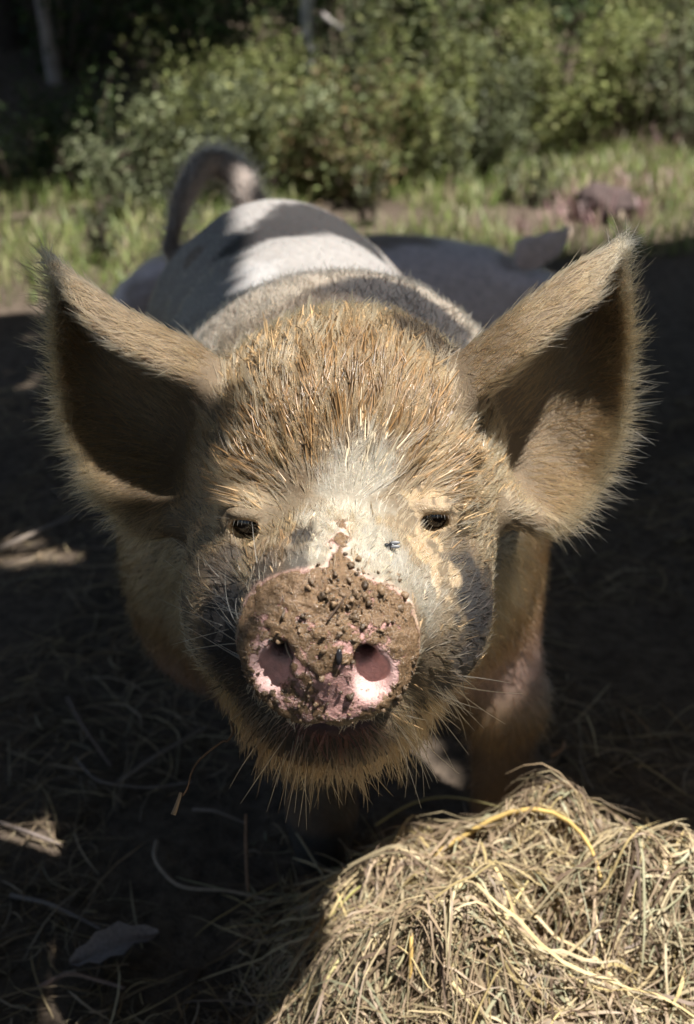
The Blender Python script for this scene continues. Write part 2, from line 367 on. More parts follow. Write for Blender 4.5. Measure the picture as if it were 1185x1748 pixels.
def ray_head(px, py):                   # where a sight line meets the head
    z = np.linspace(.9, 1.4, 501); p = CP + z[:, None] * (V + RT * (px - 592.5) / FPX - UP * (py - 874) / FPX)[None]
    d = head_sdf([p[:, 0], p[:, 1], p[:, 2]]); i = int(np.argmax(d < 0)); return p[i]
_e = [toH(ray_head(*q)) for q in ((421, 893), (741, 882))]; EYES = _e
def body_sdf(P):
    d = ell(P, (-.015, 1.40, .505), (.225, .26, .262))
    d = smin(d, ell(P, (-.065, 1.74, .475), (.222, .36, .262)), .10)
    d = smin(d, ell(P, (-.115, 2.06, .465), (.215, .26, .255)), .10)
    d = smin(d, cone(P, (.0, 1.46, .56), tuple(H(0, -.02, -.12)), .20, .150), .09)      # neck
    d = smin(d, cone(P, tuple(H(0, -.10, -.08)), (-.01, 1.36, .42), .10, .18), .07)     # throat
    d = smin(d, ell(P, (-.115 - .13, 2.14, .40), (.115, .17, .22)), .06)
    d = smin(d, ell(P, (-.115 + .13, 2.14, .40), (.115, .17, .22)), .06)
    d = smin(d, ell(P, (.15, 1.42, .43), (.085, .12, .17)), .06)                         # shoulders
    d = smin(d, ell(P, (-.185, 1.42, .45), (.095, .13, .19)), .06)
    for pts in ([(.165, 1.42, .38, .075), (.205, 1.40, .22, .052), (.215, 1.40, .11, .042), (.215, 1.385, .05, .044), (.217, 1.36, .02, .040)],
                [(-.13, 1.42, .36, .078), (-.055, 1.40, .20, .050), (-.038, 1.40, .11, .042), (-.035, 1.385, .05, .044), (-.033, 1.36, .02, .040)],
                [(-.235, 2.16, .34, .09), (-.23, 2.12, .24, .055), (-.225, 2.20, .17, .040), (-.225, 2.17, .06, .042), (-.225, 2.14, .02, .040)],
                [(.015, 2.16, .34, .09), (.01, 2.12, .24, .055), (.005, 2.20, .17, .040), (.005, 2.17, .06, .042), (.005, 2.14, .02, .040)]):
        for (x0, y0, z0, r0), (x1, y1, z1, r1) in zip(pts[:-1], pts[1:]):
            d = smin(d, cone(P, (x0, y0, z0), (x1, y1, z1), r0, r1), .03)
    return d
_T = np.array([at(440, 380, 2.27), at(428, 345, 2.27), at(408, 300, 2.28), at(380, 276, 2.29), at(350, 276, 2.28), at(325, 305, 2.25), at(305, 360, 2.22), at(288, 425, 2.19)])
TAIL = [np.array([np.interp(x, np.arange(8), _T[:, k]) for k in range(3)]) for x in np.linspace(0, 7, 29)]
for _ in range(6): TAIL = [TAIL[0]] + [(a + 2 * b + c) / 4 for a, b, c in zip(TAIL[:-2], TAIL[1:-1], TAIL[2:])] + [TAIL[-1]]
def build_pig_mesh():
    xs = axis((-.42, -.33, .010), (-.33, -.10, .004), (-.10, .08, .0025), (.08, .33, .004), (.33, .36, .010)); ys = axis((.80, .94, .0025), (.94, 1.33, .004), (1.33, 2.1, .010), (2.1, 2.5, .007)); zs = axis((-.03, .42, .010), (.42, .58, .004), (.58, .73, .0025), (.73, .95, .004))
    f32 = np.float32
    Wd = [xs[:, None, None].astype(f32), ys[None, :, None].astype(f32), zs[None, None, :].astype(f32)]
    F = body_sdf(Wd).astype(f32)
    jy = np.searchsorted(ys, 2.1); kz = np.searchsorted(zs, .6); tl = 1.0
    for i, (a, b) in enumerate(zip(TAIL[:-1], TAIL[1:])):
        tl = np.minimum(tl, cone([Wd[0], Wd[1][:, jy:], Wd[2][:, :, kz:]], a, b, .024 - .010 * i / 28, .024 - .010 * (i + 1) / 28))
    F[:, jy:, kz:] = smin(F[:, jy:, kz:], tl, .02)
    jy = np.searchsorted(ys, 1.50); kz = np.searchsorted(zs, .36)
    S = (slice(None), slice(0, jy), slice(kz, None)); Ws = [Wd[0], Wd[1][:, :jy], Wd[2][:, :, kz:]]
    F[S] = smin(F[S], head_sdf(Ws), .045)
    for k, G in enumerate(EARS):
        lo = G.reshape(-1, 3).min(0) - .03; hi = G.reshape(-1, 3).max(0) + .03
        i0, i1 = np.searchsorted(xs, (lo[0], hi[0])); j0, j1 = np.searchsorted(ys, (lo[1], hi[1])); k0, k1 = np.searchsorted(zs, (lo[2], hi[2]))
        g = np.stack(np.meshgrid(xs[i0:i1], ys[j0:j1], zs[k0:k1], indexing='ij'), -1).reshape(-1, 3)
        d, s, t = ear_dist(k, g, .03)
        th = .0085 - .003 * s + .006 * (1 - s) ** 4
        sub = F[i0:i1, j0:j1, k0:k1]
        dd = (d - th).reshape(sub.shape)
        F[i0:i1, j0:j1, k0:k1] = smin(sub, dd.astype(f32), .022)
    return surfnet(xs, ys, zs, F)
pv, pq = build_pig_mesh()
pn = vnormals(pv, pq)
pig = thing('pig', (-.05, 1.6, 0), 'large muddy tan pig with dark patches standing with its wet snout raised', 'pig')
bw = sstep(1.22, 1.40, pv[:, 1])
fold_ = np.sin(46 * (pv[:, 1] + .35 * (pv[:, 2] - .6) + .05 * noise(pv, 7, 201))) * sstep(1.20, 1.28, pv[:, 1]) * sstep(1.62, 1.42, pv[:, 1])
pv = pv + pn * (bw * .022 * (fbm(pv, 7, 202) - .5) + .0018 * fold_ * (.4 + noise(pv, 9, 203)))[:, None]; pn = vnormals(pv, pq)
PP = proj(pv)
def hit(px, py):
    for w_ in (9, 25, 60, 150):
        i = np.where((np.abs(PP[:, 0] - px) < w_) & (np.abs(PP[:, 1] - py) < w_))[0]
        if len(i): return pv[i[np.argmin(PP[i, 2])]]
ph = toH(pv)
# ears at the vertices
earS = np.zeros(len(pv)); earT = np.zeros(len(pv)); earW = np.zeros(len(pv)); earD = np.zeros((len(pv), 3))
for k, G in enumerate(EARS):
    lo = G.reshape(-1, 3).min(0) - .02; hi = G.reshape(-1, 3).max(0) + .02
    I = np.where(((pv > lo) & (pv < hi)).all(1))[0]; d, s_, t_ = ear_dist(k, pv[I], .02)
    w_ = sstep(.019, .012, d); w_ *= sstep(.02, .12, s_)
    a_ = np.clip((s_ * (NS - 1)).astype(int), 0, NS - 2); b_ = np.clip((t_ * (NT - 1)).astype(int), 0, NT - 2)
    ds = nrm(G[a_ + 1, b_] - G[a_, b_]); dt = nrm(G[a_, b_ + 1] - G[a_, b_])
    dirn = ds * .8 - dt * (1.5 * sstep(.55, 0, t_) - .15)[:, None]
    m = w_ > earW[I]; J = I[m]; earW[J] = w_[m]; earS[J] = s_[m]; earT[J] = t_[m]; earD[J] = dirn[m]
inner = sstep(.15, -.25, pn @ V) * earW

# coat colours and some painted shade: large patches laid on the body in space
headw = sstep(1.36, 1.22, pv[:, 1]) * sstep(.40, .46, pv[:, 2])
jit = np.stack([fbm(pv, 38, 3), fbm(pv, 38, 4), fbm(pv, 38, 5)], -1) - .5
jit += .5 * (np.stack([noise(pv, 150, 3), noise(pv, 150, 4), noise(pv, 150, 5)], -1) - .5)
coat = np.tile(np.array([.50, .46, .43]), (len(pv), 1))
mudb = fbm(pv, 9, 21)
def paint(col, m): 
    global coat
    coat = coat * (1 - m[:, None]) + np.array(col)[None] * m[:, None]
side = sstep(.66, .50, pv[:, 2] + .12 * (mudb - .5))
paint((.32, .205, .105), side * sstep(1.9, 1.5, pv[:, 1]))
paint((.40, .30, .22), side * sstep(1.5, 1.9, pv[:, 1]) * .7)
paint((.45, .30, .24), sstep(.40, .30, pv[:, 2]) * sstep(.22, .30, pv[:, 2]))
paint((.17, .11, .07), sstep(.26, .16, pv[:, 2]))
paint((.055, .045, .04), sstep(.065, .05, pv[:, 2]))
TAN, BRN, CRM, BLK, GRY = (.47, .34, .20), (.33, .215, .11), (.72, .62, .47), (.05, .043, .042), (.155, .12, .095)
paint((.44, .35, .25), sstep(1.62, 1.38, pv[:, 1]) * sstep(.56, .68, pv[:, 2]) * .75)
paint(TAN, headw)
# (x, y, radius in metres, colour, strength)
SPOTS = [
     (620, 660, .09, BRN, .9), (560, 720, .06, BRN, .9), (680, 700, .06, BRN, .9), (450, 760, .05, BRN, .8), (760, 780, .05, BRN, .6),
    (600, 830, .036, CRM, .95), (625, 795, .028, CRM, .9), (590, 880, .050, CRM, .95), (640, 930, .044, CRM, .95), (560, 940, .040, CRM, .85), (700, 965, .034, CRM, .95), (735, 1010, .030, CRM, .9), (748, 1060, .024, CRM, .75),
    (505, 905, .016, BLK, .9), (490, 950, .020, BLK, .7), (440, 960, .030, (.30, .20, .12), .8), (420, 1000, .030, GRY, .7), (385, 1040, .040, BLK, .9), (380, 1110, .036, BLK, .9), (400, 1170, .03, BLK, .75), (370, 960, .028, GRY, .8),
    (800, 940, .020, GRY, .6), (810, 985, .028, BLK, .85), (822, 1050, .032, BLK, .9), (810, 1120, .034, BLK, .75), (780, 1180, .03, GRY, .7), (845, 1010, .03, BLK, .8), (770, 1060, .02, TAN, .5),
    (720, 1080, .022, (.40, .27, .14), .6), (700, 1200, .03, TAN, .5), (760, 1150, .04, (.30, .21, .125), .6), (540, 1300, .06, (.17, .11, .06), .9), (640, 1310, .06, (.20, .135, .075), .9), (450, 1240, .05, (.15, .105, .07), .9), (740, 1260, .045, (.24, .165, .10), .7), (590, 1255, .024, (.12, .075, .05), .9), (530, 1350, .04, (.19, .145, .10), .8), (600, 1370, .04, (.20, .15, .10), .8), (670, 1340, .04, (.20, .155, .11), .8), (830, 1090, .045, BLK, .75), (790, 1170, .04, (.13, .105, .09), .8), (385, 1090, .045, BLK, .8), (740, 1230, .035, (.19, .15, .11), .7),  # chin and mouth browns also carry painted shade from the snout
    (500, 372, .085, BLK, 1), (560, 368, .09, BLK, 1), (430, 396, .075, BLK, 1), (620, 395, .08, BLK, 1), (470, 385, .08, BLK, 1),  # tree-shadow bands over the rump, painted as black coat
    (590, 492, .05, GRY, .8), (620, 488, .055, BLK, .85), (665, 492, .06, BLK, .95), (715, 510, .065, BLK, .95), (760, 545, .06, BLK, .95), (690, 530, .05, BLK, .8), (740, 575, .05, BLK, .8), (545, 505, .045, GRY, .8), (470, 540, .04, GRY, .6), (400, 560, .03, GRY, .5),  # shadow band behind the poll, painted into the coat too
    (320, 430, .03, (.25, .17, .11), .7), (400, 470, .06, (.60, .57, .55), .9), (330, 500, .06, (.56, .53, .5), .9),
]
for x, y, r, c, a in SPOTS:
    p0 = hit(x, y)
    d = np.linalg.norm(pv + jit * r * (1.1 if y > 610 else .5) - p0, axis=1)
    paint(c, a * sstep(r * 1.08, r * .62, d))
paint((.50, .37, .225), earW * .85); paint((.40, .27, .15), inner * .8)
paint((.55, .44, .30), earW * sstep(.75, 1.0, earS) * .7)
taild = np.min(np.linalg.norm(pv[:, None] - np.array(TAIL[5:])[None], axis=2), axis=1) if False else np.full(len(pv), 1.0)
I_ = np.where((pv[:, 1] > 2.1) & (pv[:, 2] > .55))[0]
for q_ in TAIL[4:]: taild[I_] = np.minimum(taild[I_], np.linalg.norm(pv[I_] - q_, axis=1))
tailw = sstep(.040, .030, taild); paint((.30, .235, .195), tailw * .9)

blaze_ = np.exp(-(np.linalg.norm(pv - hit(620, 890), axis=1) / .06) ** 2)
# the snout pad: pink skin under wet mud
a_, b_ = ph[:, 0] / .070, (ph[:, 1] + .026) / .062
disc = sstep(1.06, .96, np.sqrt(a_ ** 2 + b_ ** 2)) * sstep(.115, .135, ph[:, 2])
peak = sstep(1.05, .8, np.abs(ph[:, 0] - .006) / .052 + np.clip(ph[:, 1] + .01, 0, 1) / .062 + .35 * jit[:, 0]) * sstep(.075, .10, ph[:, 2]) * sstep(-.02, 0, ph[:, 1])
pad = np.maximum(disc, peak)
paint((.60, .33, .29), pad)
mud = pad * (.40 + .6 * (fbm(pv, 60, 31) - .4))
for (nr, nu) in NOST:
    sg = 1 if nr > 0 else -1
    d = np.sqrt(((ph[:, 0] - nr - .008 * sg) / .017) ** 2 + ((ph[:, 1] - nu + .014) / .022) ** 2)
    mud *= sstep(.55, 1.25, d); paint((.72, .47, .43), sstep(1.3, .8, d) * disc)
    dh = np.sqrt(((ph[:, 0] - nr) / .0115) ** 2 + ((ph[:, 1] - nu) / .0135) ** 2)
    paint((.20, .08, .085), sstep(1.15, .9, dh) * sstep(.168, .156, ph[:, 2]) * disc)
d = np.linalg.norm(pv - hit(595, 1190), axis=1); mud *= .35 + .65 * sstep(.010, .032, d); mud += .22 * disc * sstep(.80, .97, np.sqrt(a_ ** 2 + b_ ** 2))
mud = np.maximum(mud, .6 * peak * sstep(.0, .02, ph[:, 1]))
wet = np.clip(mud * 1.9, 0, 1)
for x, y, r in ((725, 860, .026), (735, 925, .026), (770, 980, .022), (800, 890, .016), (440, 930, .018)):   # bare muddy skin round the eyes
    d = np.linalg.norm(pv + jit * .02 - hit(x, y), axis=1); m = sstep(r, r * .6, d)
    m = m * sstep(.28, .5, noise(pv, 110, 171)); wet = np.maximum(wet, m * .85); paint((.37, .27, .165) if x > 600 else (.24, .165, .10), m)
mouth = sstep(1, .6, np.sqrt(((ph[:, 0] - .004) / .034) ** 2 + ((ph[:, 1] + .100) / .012) ** 2)) * sstep(.08, .10, ph[:, 2]); paint((.10, .04, .035), mouth)
for e in EYES:
    d = np.linalg.norm((ph - e - np.array((0, -.001, 0))) / np.array((.0125, .0085, .03)), axis=1); paint((.035, .025, .022), sstep(1.15, .85, d)); wet = np.maximum(wet, sstep(1.5, .9, d))
mouthb = sstep(1, .7, np.sqrt(((ph[:, 0] - .004) / .038) ** 2 + ((ph[:, 1] + .104) / .020) ** 2)) * sstep(.08, .10, ph[:, 2]); paint((.24, .11, .095), sstep(1.15, .85, np.sqrt(((ph[:, 0] - .004) / .036) ** 2 + ((ph[:, 1] + .121) / .012) ** 2)) * sstep(.115, .13, ph[:, 2]))
bare = np.clip(pad * 1.2 + mouthb + (wet > .45) * (1 - pad) * .6, 0, 1)
for e in EYES: bare = np.maximum(bare, sstep(1.35, 1.0, np.linalg.norm((ph - e) / np.array((.017, .015, .03)), axis=1)))

def pig_material():
    m = M('pig_skin'); a = m.attr(); mu = m.attr('mud'); we = m.attr('wet')
    n1 = m.noise(420, 5, .65); n2 = m.noise(120, 4)
    base = m.mix(1.0, a.outputs['Color'], m.ramp(n2.outputs[0], [(.25, (.72, .72, .72)), (.75, (1.15, 1.15, 1.15))]).outputs[0], 'MULTIPLY')
    add = m.n('ShaderNodeMath', operation='ADD'); m.l(mu.outputs['Fac'], add.inputs[0])
    sc = m.n('ShaderNodeMath', operation='MULTIPLY_ADD'); m.l(n2.outputs[0], sc.inputs[0]); sc.inputs[1].default_value = 1.3; sc.inputs[2].default_value = -.65; m.l(sc.outputs[0], add.inputs[1])
    msk = m.ramp(add.outputs[0], [(.27, (0, 0, 0)), (.40, (1, 1, 1))])
    mcol = m.ramp(n1.outputs[0], [(.3, (.085, .05, .028)), (.62, (.24, .15, .082))])
    c = m.mix(msk.outputs[0], base, mcol.outputs[0])
    rr = m.n('ShaderNodeMapRange'); m.l(we.outputs['Fac'], rr.inputs[0]); rr.inputs[3].default_value = .62; rr.inputs[4].default_value = .14
    m.set(**{'Base Color': c, 'Roughness': rr.outputs[0], 'Specular IOR Level': .5, 'Subsurface Weight': .12, 'Subsurface Scale': .006})
    m.b.inputs['Subsurface Radius'].default_value = (1, .35, .2)
    h = m.n('ShaderNodeMath', operation='MULTIPLY_ADD'); m.l(msk.outputs[0], h.inputs[0]); h.inputs[1].default_value = .9; m.l(n1.outputs[0], h.inputs[2])
    m.bump(h.outputs[0], .9, .0022)
    return m.m
rough_ = (fbm(pv, 95, 131) - .5) * .0075 + (noise(pv, 330, 132) - .5) * .0024
disp = np.clip(mud * 2.0, 0, 1) * (rough_ + .0012) + .004 * np.clip(fbm(pv, 120, 133) - .52, 0, 1) * 4 * peak
pv = pv + pn * (disp * (pad > .05))[:, None]; pn = vnormals(pv, pq)
skinc = coat * (.70 - .35 * (headw * (1 - .45 * blaze_))[:, None]); skinc = skinc * (1 - pad[:, None]) + coat * pad[:, None]; skinc = np.where((wet > .3)[:, None], coat, skinc)
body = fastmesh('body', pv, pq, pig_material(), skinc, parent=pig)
for nm, arr in (('mud', mud), ('wet', wet)):
    at_ = body.data.attributes.new(nm, 'FLOAT', 'POINT'); at_.data.foreach_set('value', arr.astype(np.float32))

# ------------------------------------------------------------------ bristles
def hair_object(name, P, r0, r1, cols, mat, parent):
    N, K = P.shape[:2]; hc = bpy.data.hair_curves.new(name); hc.add_curves([K] * N)
    hc.attributes['position'].data.foreach_set('vector', P.astype(np.float32).ravel())
    R = (np.asarray(r0)[:, None] * (1 - np.linspace(0, 1, K) ** 1.6)[None] + np.asarray(r1)[:, None] * (np.linspace(0, 1, K) ** 1.6)[None]).astype(np.float32)
    ra = hc.attributes.get('radius') or hc.attributes.new('radius', 'FLOAT', 'POINT'); ra.data.foreach_set('value', R.ravel())
    c4 = np.ones((N, 4), np.float32); c4[:, :3] = np.clip(cols, 0, 1)
    ca = hc.attributes.new('Col', 'FLOAT_COLOR', 'CURVE'); ca.data.foreach_set('color', c4.ravel())
    hc.materials.append(mat); o = bpy.data.objects.new(name, hc); COL.objects.link(o)
    if parent is not None: o.parent = parent; o.matrix_parent_inverse = parent.matrix_world.inverted()
    o['kind'] = 'stuff'; return o
def hair_material(name, rough=.32, radial=.35):
    m = M(name); m.nt.nodes.remove(m.b); h = m.n('ShaderNodeBsdfHairPrincipled'); h.model = 'CHIANG'; h.parametrization = 'COLOR'
    m.l(m.attr().outputs['Color'], h.inputs['Color']); h.inputs['Roughness'].default_value = rough; h.inputs['Radial Roughness'].default_value = radial
    h.inputs['Random Roughness'].default_value = .2; h.inputs['IOR'].default_value = 1.38
    m.l(h.outputs[0], m.out.inputs[0]); return m.m
HM = hair_material('bristle')
rng = np.random.default_rng(5)
tri = np.concatenate([pq[:, [0, 1, 2]], pq[:, [0, 2, 3]]])
tarea = .5 * np.linalg.norm(np.cross(pv[tri[:, 1]] - pv[tri[:, 0]], pv[tri[:, 2]] - pv[tri[:, 0]]), axis=1)

# fields over the skin
away = pv - H(0, -.03, .15)
T = nrm(away) * .9 - HF * .5
chin = sstep(-.095, -.15, ph[:, 1]) * headw
T = T * (1 - chin[:, None] * .75) + (np.array([0, -.12, -1.0]) + HR * (ph[:, 0] * 5)[:, None]) * chin[:, None] * .75
bodyT = np.stack([pv[:, 0] * .5, np.ones(len(pv)), -1.1 * sstep(.72, .55, pv[:, 2])], -1)
T = T * headw[:, None] + bodyT * (1 - headw)[:, None]
browL = np.exp(-(np.linalg.norm(pv - hit(430, 850), axis=1) / .030) ** 2); browR = np.exp(-(np.linalg.norm(pv - hit(770, 845), axis=1) / .030) ** 2)
T += (-HR * 2.0 - HU * .4) * browL[:, None] + (HR * 1.7 - HU * .1) * browR[:, None]
T = T * (1 - earW)[:, None] + earD * earW[:, None]
T = T + .35 * (np.stack([fbm(pv, 30, 41), fbm(pv, 30, 42), fbm(pv, 30, 43)], -1) - .5)
T = nrm(T - pn * (T * pn).sum(1, keepdims=True))
forehead = sstep(-.02, .085, ph[:, 1]) * sstep(-.235, -.15, ph[:, 2]) * headw * (1 - earW)
blaze = np.exp(-(np.linalg.norm(pv - hit(610, 900), axis=1) / .06) ** 2)
rim = earW * np.maximum(sstep(.16, .02, earT), sstep(.90, 1, earS))
Ln = .016 * headw + (.020 + .014 * sstep(1.65, 1.35, pv[:, 1])) * (1 - headw)
Ln = Ln + .016 * forehead + .028 * chin - .003 * blaze * (1 - forehead) + .016 * (browL + browR)
Ln = Ln * (1 - earW) + earW * (.012 + .016 * inner + .007 * rim)
Ln *= .6 + .4 * np.clip((np.linalg.norm(pv - H(0, -.03, .16), axis=1) - .06) / .05, 0, 1)
tail = tailw; Ln += tail * .03
lift = .20 * headw + (.09 + .10 * sstep(1.6, 1.35, pv[:, 1])) * (1 - headw) + .30 * chin + .02 * rim + .03 * forehead
dens = headw * (1 - .45 * sstep(.0, -.06, ph[:, 1])) + (1 - headw) * .16 * (1 + 3 * tailw + 2.2 * sstep(1.65, 1.35, pv[:, 1]))
dens = np.maximum(dens, earW * .9) * (1 - .97 * bare) * (1 - .35 * chin)
dens *= np.where(pv[:, 1] > 1.6, np.where(pv[:, 2] > .45, 1.0, .35), 1.0) * sstep(.05, .2, pv[:, 2]) * (.45 + .55 * sstep(.05, .25, coat.mean(1)))
clf = .25 + .55 * forehead * sstep(.35, .6, fbm(pv, 25, 51) + .25) + .35 * chin + .15 * (1 - headw)
hcol = coat.copy(); lum = hcol.mean(1, keepdims=True)
hcol = np.where((pad > .03)[:, None], np.array([.46, .35, .23]), hcol); lum = hcol.mean(1, keepdims=True); hcol = np.clip(lum + (hcol - lum) * .98, .01, .9) ** 1.3 * 1.12

def grow(N, wfield, K=7, lmul=1.0, seed=0, clump=.008):
    rg = np.random.default_rng(seed)
    wt = tarea * wfield[tri].mean(1); cs = np.cumsum(wt); ti = np.searchsorted(cs, rg.random(N) * cs[-1])
    b = rg.dirichlet((1, 1, 1), N); tr = tri[ti]
    I = lambda A: (A[tr] * (b if A.ndim == 1 else b[..., None])).sum(1)
    p = I(pv); n = nrm(I(pn)); t = nrm(I(T)); L = I(Ln) * lmul * (.30 + 1.15 * rg.random(N) ** 1.4); li = I(lift) + rg.normal(0, .10, N)
    g = I(chin) * .35 + .06; cf = I(clf)
    t = nrm(t + .22 * rg.normal(size=(N, 3))); t = nrm(t - n * (t * n).sum(1, keepdims=True))
    li = np.clip(li, .08, 1.1)[:, None]; curl = rg.normal(0, .22, (N, 3))
    P = np.empty((N, K, 3)); P[:, 0] = p - n * .001; d0 = t * np.cos(li) + n * np.sin(li); cur = P[:, 0].copy()
    for k in range(1, K):
        s = k / (K - 1); d = nrm(d0 + (t * .5 - n * .10) * s + np.array([0, 0, -1.0]) * (g * s)[:, None] + curl * s)
        cur = cur + d * (L / (K - 1))[:, None]; P[:, k] = cur
    # locks: strands lean to the strand that leads their cell
    jw = p + .6 * clump * (np.stack([noise(p, 90, 61), noise(p, 90, 62), noise(p, 90, 63)], -1) - .5)
    key = np.floor(jw / clump).astype(np.int64); kid = (key[:, 0] * 73856093) ^ (key[:, 1] * 19349663) ^ (key[:, 2] * 83492791)
    _, first, inv = np.unique(kid, return_index=True, return_inverse=True); gi = first[inv]
    s = np.linspace(0, 1, K)[None, :, None]; tgt = P[gi] * 1.0
    ok = (np.linalg.norm(P[gi, 0] - P[:, 0], axis=1) < clump * 2)
    P = P + (tgt - P) * (s ** 1.1) * (cf * ok)[:, None, None]
    c = I(hcol); c = c * (.72 + .5 * rg.random((N, 1))) * (1 + .10 * (rg.random((N, 1)) - .5) * np.array([1, 0, -1]))
    return P, c, p, cf
front = (PP[:, 2] < 1.5)
P1, c1, p1, f1 = grow(44000, dens * headw * (1 - earW) * (1 - .45 * forehead) * (1 + .8 * blaze), seed=1)
hair_object('head_bristles', P1, np.full(len(P1), .00042) + .00015 * f1, np.full(len(P1), .00007), c1, HM, pig)
WM = M('wet_lock'); WM.set(**{'Base Color': WM.attr().outputs['Color'], 'Roughness': .28, 'Specular IOR Level': .5})
lockw = (forehead + .10 * headw * (1 - chin)) * (1 - bare) * (1 - earW) * sstep(.36, .60, fbm(pv, 30, 55) + .1 + .25 * sstep(-.16, -.08, ph[:, 2])) * (1 - blaze)
clf0 = clf; clf = clf * 0 + .55; lift0_ = lift; lift = lift * .35
PK, cK, _, _ = grow(9000, lockw, seed=12, lmul=1.0, clump=.011); clf = clf0; lift = lift0_
hair_object('muddy_locks', PK, np.full(len(PK), .00085), np.full(len(PK), .00025), cK * .80 * np.random.default_rng(8).uniform(.3, 1.45, (len(PK), 1)), WM.m, pig)
P2, c2, p2, f2 = grow(36000, dens * earW * (1 + .5 * rim), seed=2, clump=.006)
c2 = c2 * np.random.default_rng(14).uniform(.45, 1.5, (len(c2), 1))
hair_object('ear_hair', P2, np.full(len(P2), .00038), np.full(len(P2), .00006), c2, HM, pig)
P3, c3, p3, f3 = grow(42000, dens * (1 - headw) * (1 - earW), seed=3, lmul=1.15, clump=.014)
hair_object('body_bristles', P3, np.full(len(P3), .00045), np.full(len(P3), .0001), c3, HM, pig)
# short pale bristles along the lip and round the pad, long whiskers on the cheeks
lipw = sstep(.055, .075, np.abs(np.sqrt(a_ ** 2 + b_ ** 2) - .98) * -.3 + .09) * sstep(.11, .13, ph[:, 2]) * sstep(-.05, -.075, ph[:, 1]) * (np.abs(np.sqrt(a_ ** 2 + b_ ** 2) - 1) < .2)
T0, Ln0, l0, cf0, h0 = T, Ln, lift, clf, hcol
T = nrm(T * .3 + np.array([0, -.3, -1.0])); Ln = np.full(len(pv), .008); lift = np.full(len(pv), .7); clf = np.zeros(len(pv)); hcol = np.tile(np.array([.75, .65, .48]), (len(pv), 1))
P4, c4, _, _ = grow(420, lipw, K=5, seed=4); hair_object('lip_bristles', P4, np.full(len(P4), .00045), np.full(len(P4), .00012), c4, HM, pig)
T = T0; Ln = np.full(len(pv), .062); lift = np.full(len(pv), .55)
wk = sum(np.exp(-(np.linalg.norm(pv - hit(*q), axis=1) / .022) ** 2) for q in ((400, 1090), (420, 1160), (395, 1010), (760, 1190), (720, 1260), (500, 1290))) * (1 - pad)
P5, c5, _, _ = grow(95, wk, K=9, seed=6); hair_object('whiskers', P5, np.full(len(P5), .00042), np.full(len(P5), .0001), c5, HM, pig)
T, Ln, lift, clf, hcol = T0, Ln0, l0, cf0, h0

# ------------------------------------------------------------------ eyes
def uvsphere(c, r, nu=24, nv=14, sc=(1, 1, 1)):
    th = np.linspace(0, np.pi, nv + 1); phi = np.linspace(0, 2 * np.pi, nu, endpoint=False)
    v = np.stack([np.outer(np.sin(th), np.cos(phi)), np.outer(np.sin(th), np.sin(phi)), np.outer(np.cos(th), np.ones(nu))], -1).reshape(-1, 3)
    f = [(i * nu + j, i * nu + (j + 1) % nu, (i + 1) * nu + (j + 1) % nu, (i + 1) * nu + j) for i in range(nv) for j in range(nu)]
    return np.asarray(c) + v * r * np.array(sc), np.array(f)
em = M('eye').set(**{'Base Color': (.012, .008, .006, 1), 'Roughness': .06, 'Specular IOR Level': .6}).m
for e, lab in zip(EYES, ('eye under long pale brow hairs', 'eye set in bare wet mud')):
    c = H(*(e + np.array((0, -.0015, -.0095)))); v, f = uvsphere(c, .0145)
    eo = fastmesh('eye', v, f, em, parent=pig); eo['label'] = lab
    N = 11; u = np.linspace(-1, 1, N) + rng.normal(0, .03, N); s = np.linspace(0, 1, 7)
    R0 = H(0, 0, 0)[None] * 0 + np.array([H(*(e + np.array((a * .0125, .0095 - .004 * a * a, .0035 - .004 * a * a)))) for a in u])
    L = rng.uniform(.008, .012, N)
    PL = R0[:, None] + L[:, None, None] * (HF * (s * 1.0 - .25 * s * s)[None, :, None] + HU * (.10 * s - .60 * s * s)[None, :, None] + HR * (u[:, None] * s[None] * .35)[..., None])
    hair_object('eyelashes', PL, np.full(N, .00065), np.full(N, .00015), np.tile((.93, .84, .64), (N, 1)), HM, eo)

# ------------------------------------------------------------------ mud crumbs stuck on the snout
import bmesh
bm_ = bmesh.new(); bmesh.ops.create_icosphere(bm_, subdivisions=2, radius=1); bm_.verts.ensure_lookup_table()
IV = np.array([v.co for v in bm_.verts]); IF = np.array([[v.index for v in f.verts] for f in bm_.faces]); bm_.free()
def crumbs(name, pts, rs, mat, cols, parent, seed=9):
    rg = np.random.default_rng(seed); N = len(pts)
    q = rg.normal(size=(N, 3, 3)); q, _ = np.linalg.qr(q)
    sc = rs[:, None] * rg.uniform(.45, 1.6, (N, 3))
    lump = 1 + 1.3 * (noise((IV[None] * 2.3 + rg.random((N, 1, 3)) * 50).reshape(-1, 3), 1.0, 71).reshape(N, -1) - .5)
    v = np.einsum('nij,nkj->nki', q, IV[None] * sc[:, None] * lump[..., None]) + pts[:, None]
    f = (IF[None] + (np.arange(N) * len(IV))[:, None, None]).reshape(-1, 3)
    return fastmesh(name, v.reshape(-1, 3), f, mat, np.repeat(cols, len(IV), 0), parent=parent)
mm = M('wet_mud'); nz = mm.noise(700, 4); mm.set(**{'Base Color': mm.mix(1.0, mm.attr().outputs['Color'], mm.ramp(nz.outputs[0], [(.3, (.6, .6, .6)), (.7, (1.2, 1.2, 1.2))]).outputs[0], 'MULTIPLY'), 'Roughness': .32, 'Specular IOR Level': .5}); mm.bump(nz.outputs[0], .8, .001)
cw = np.zeros(len(pv))
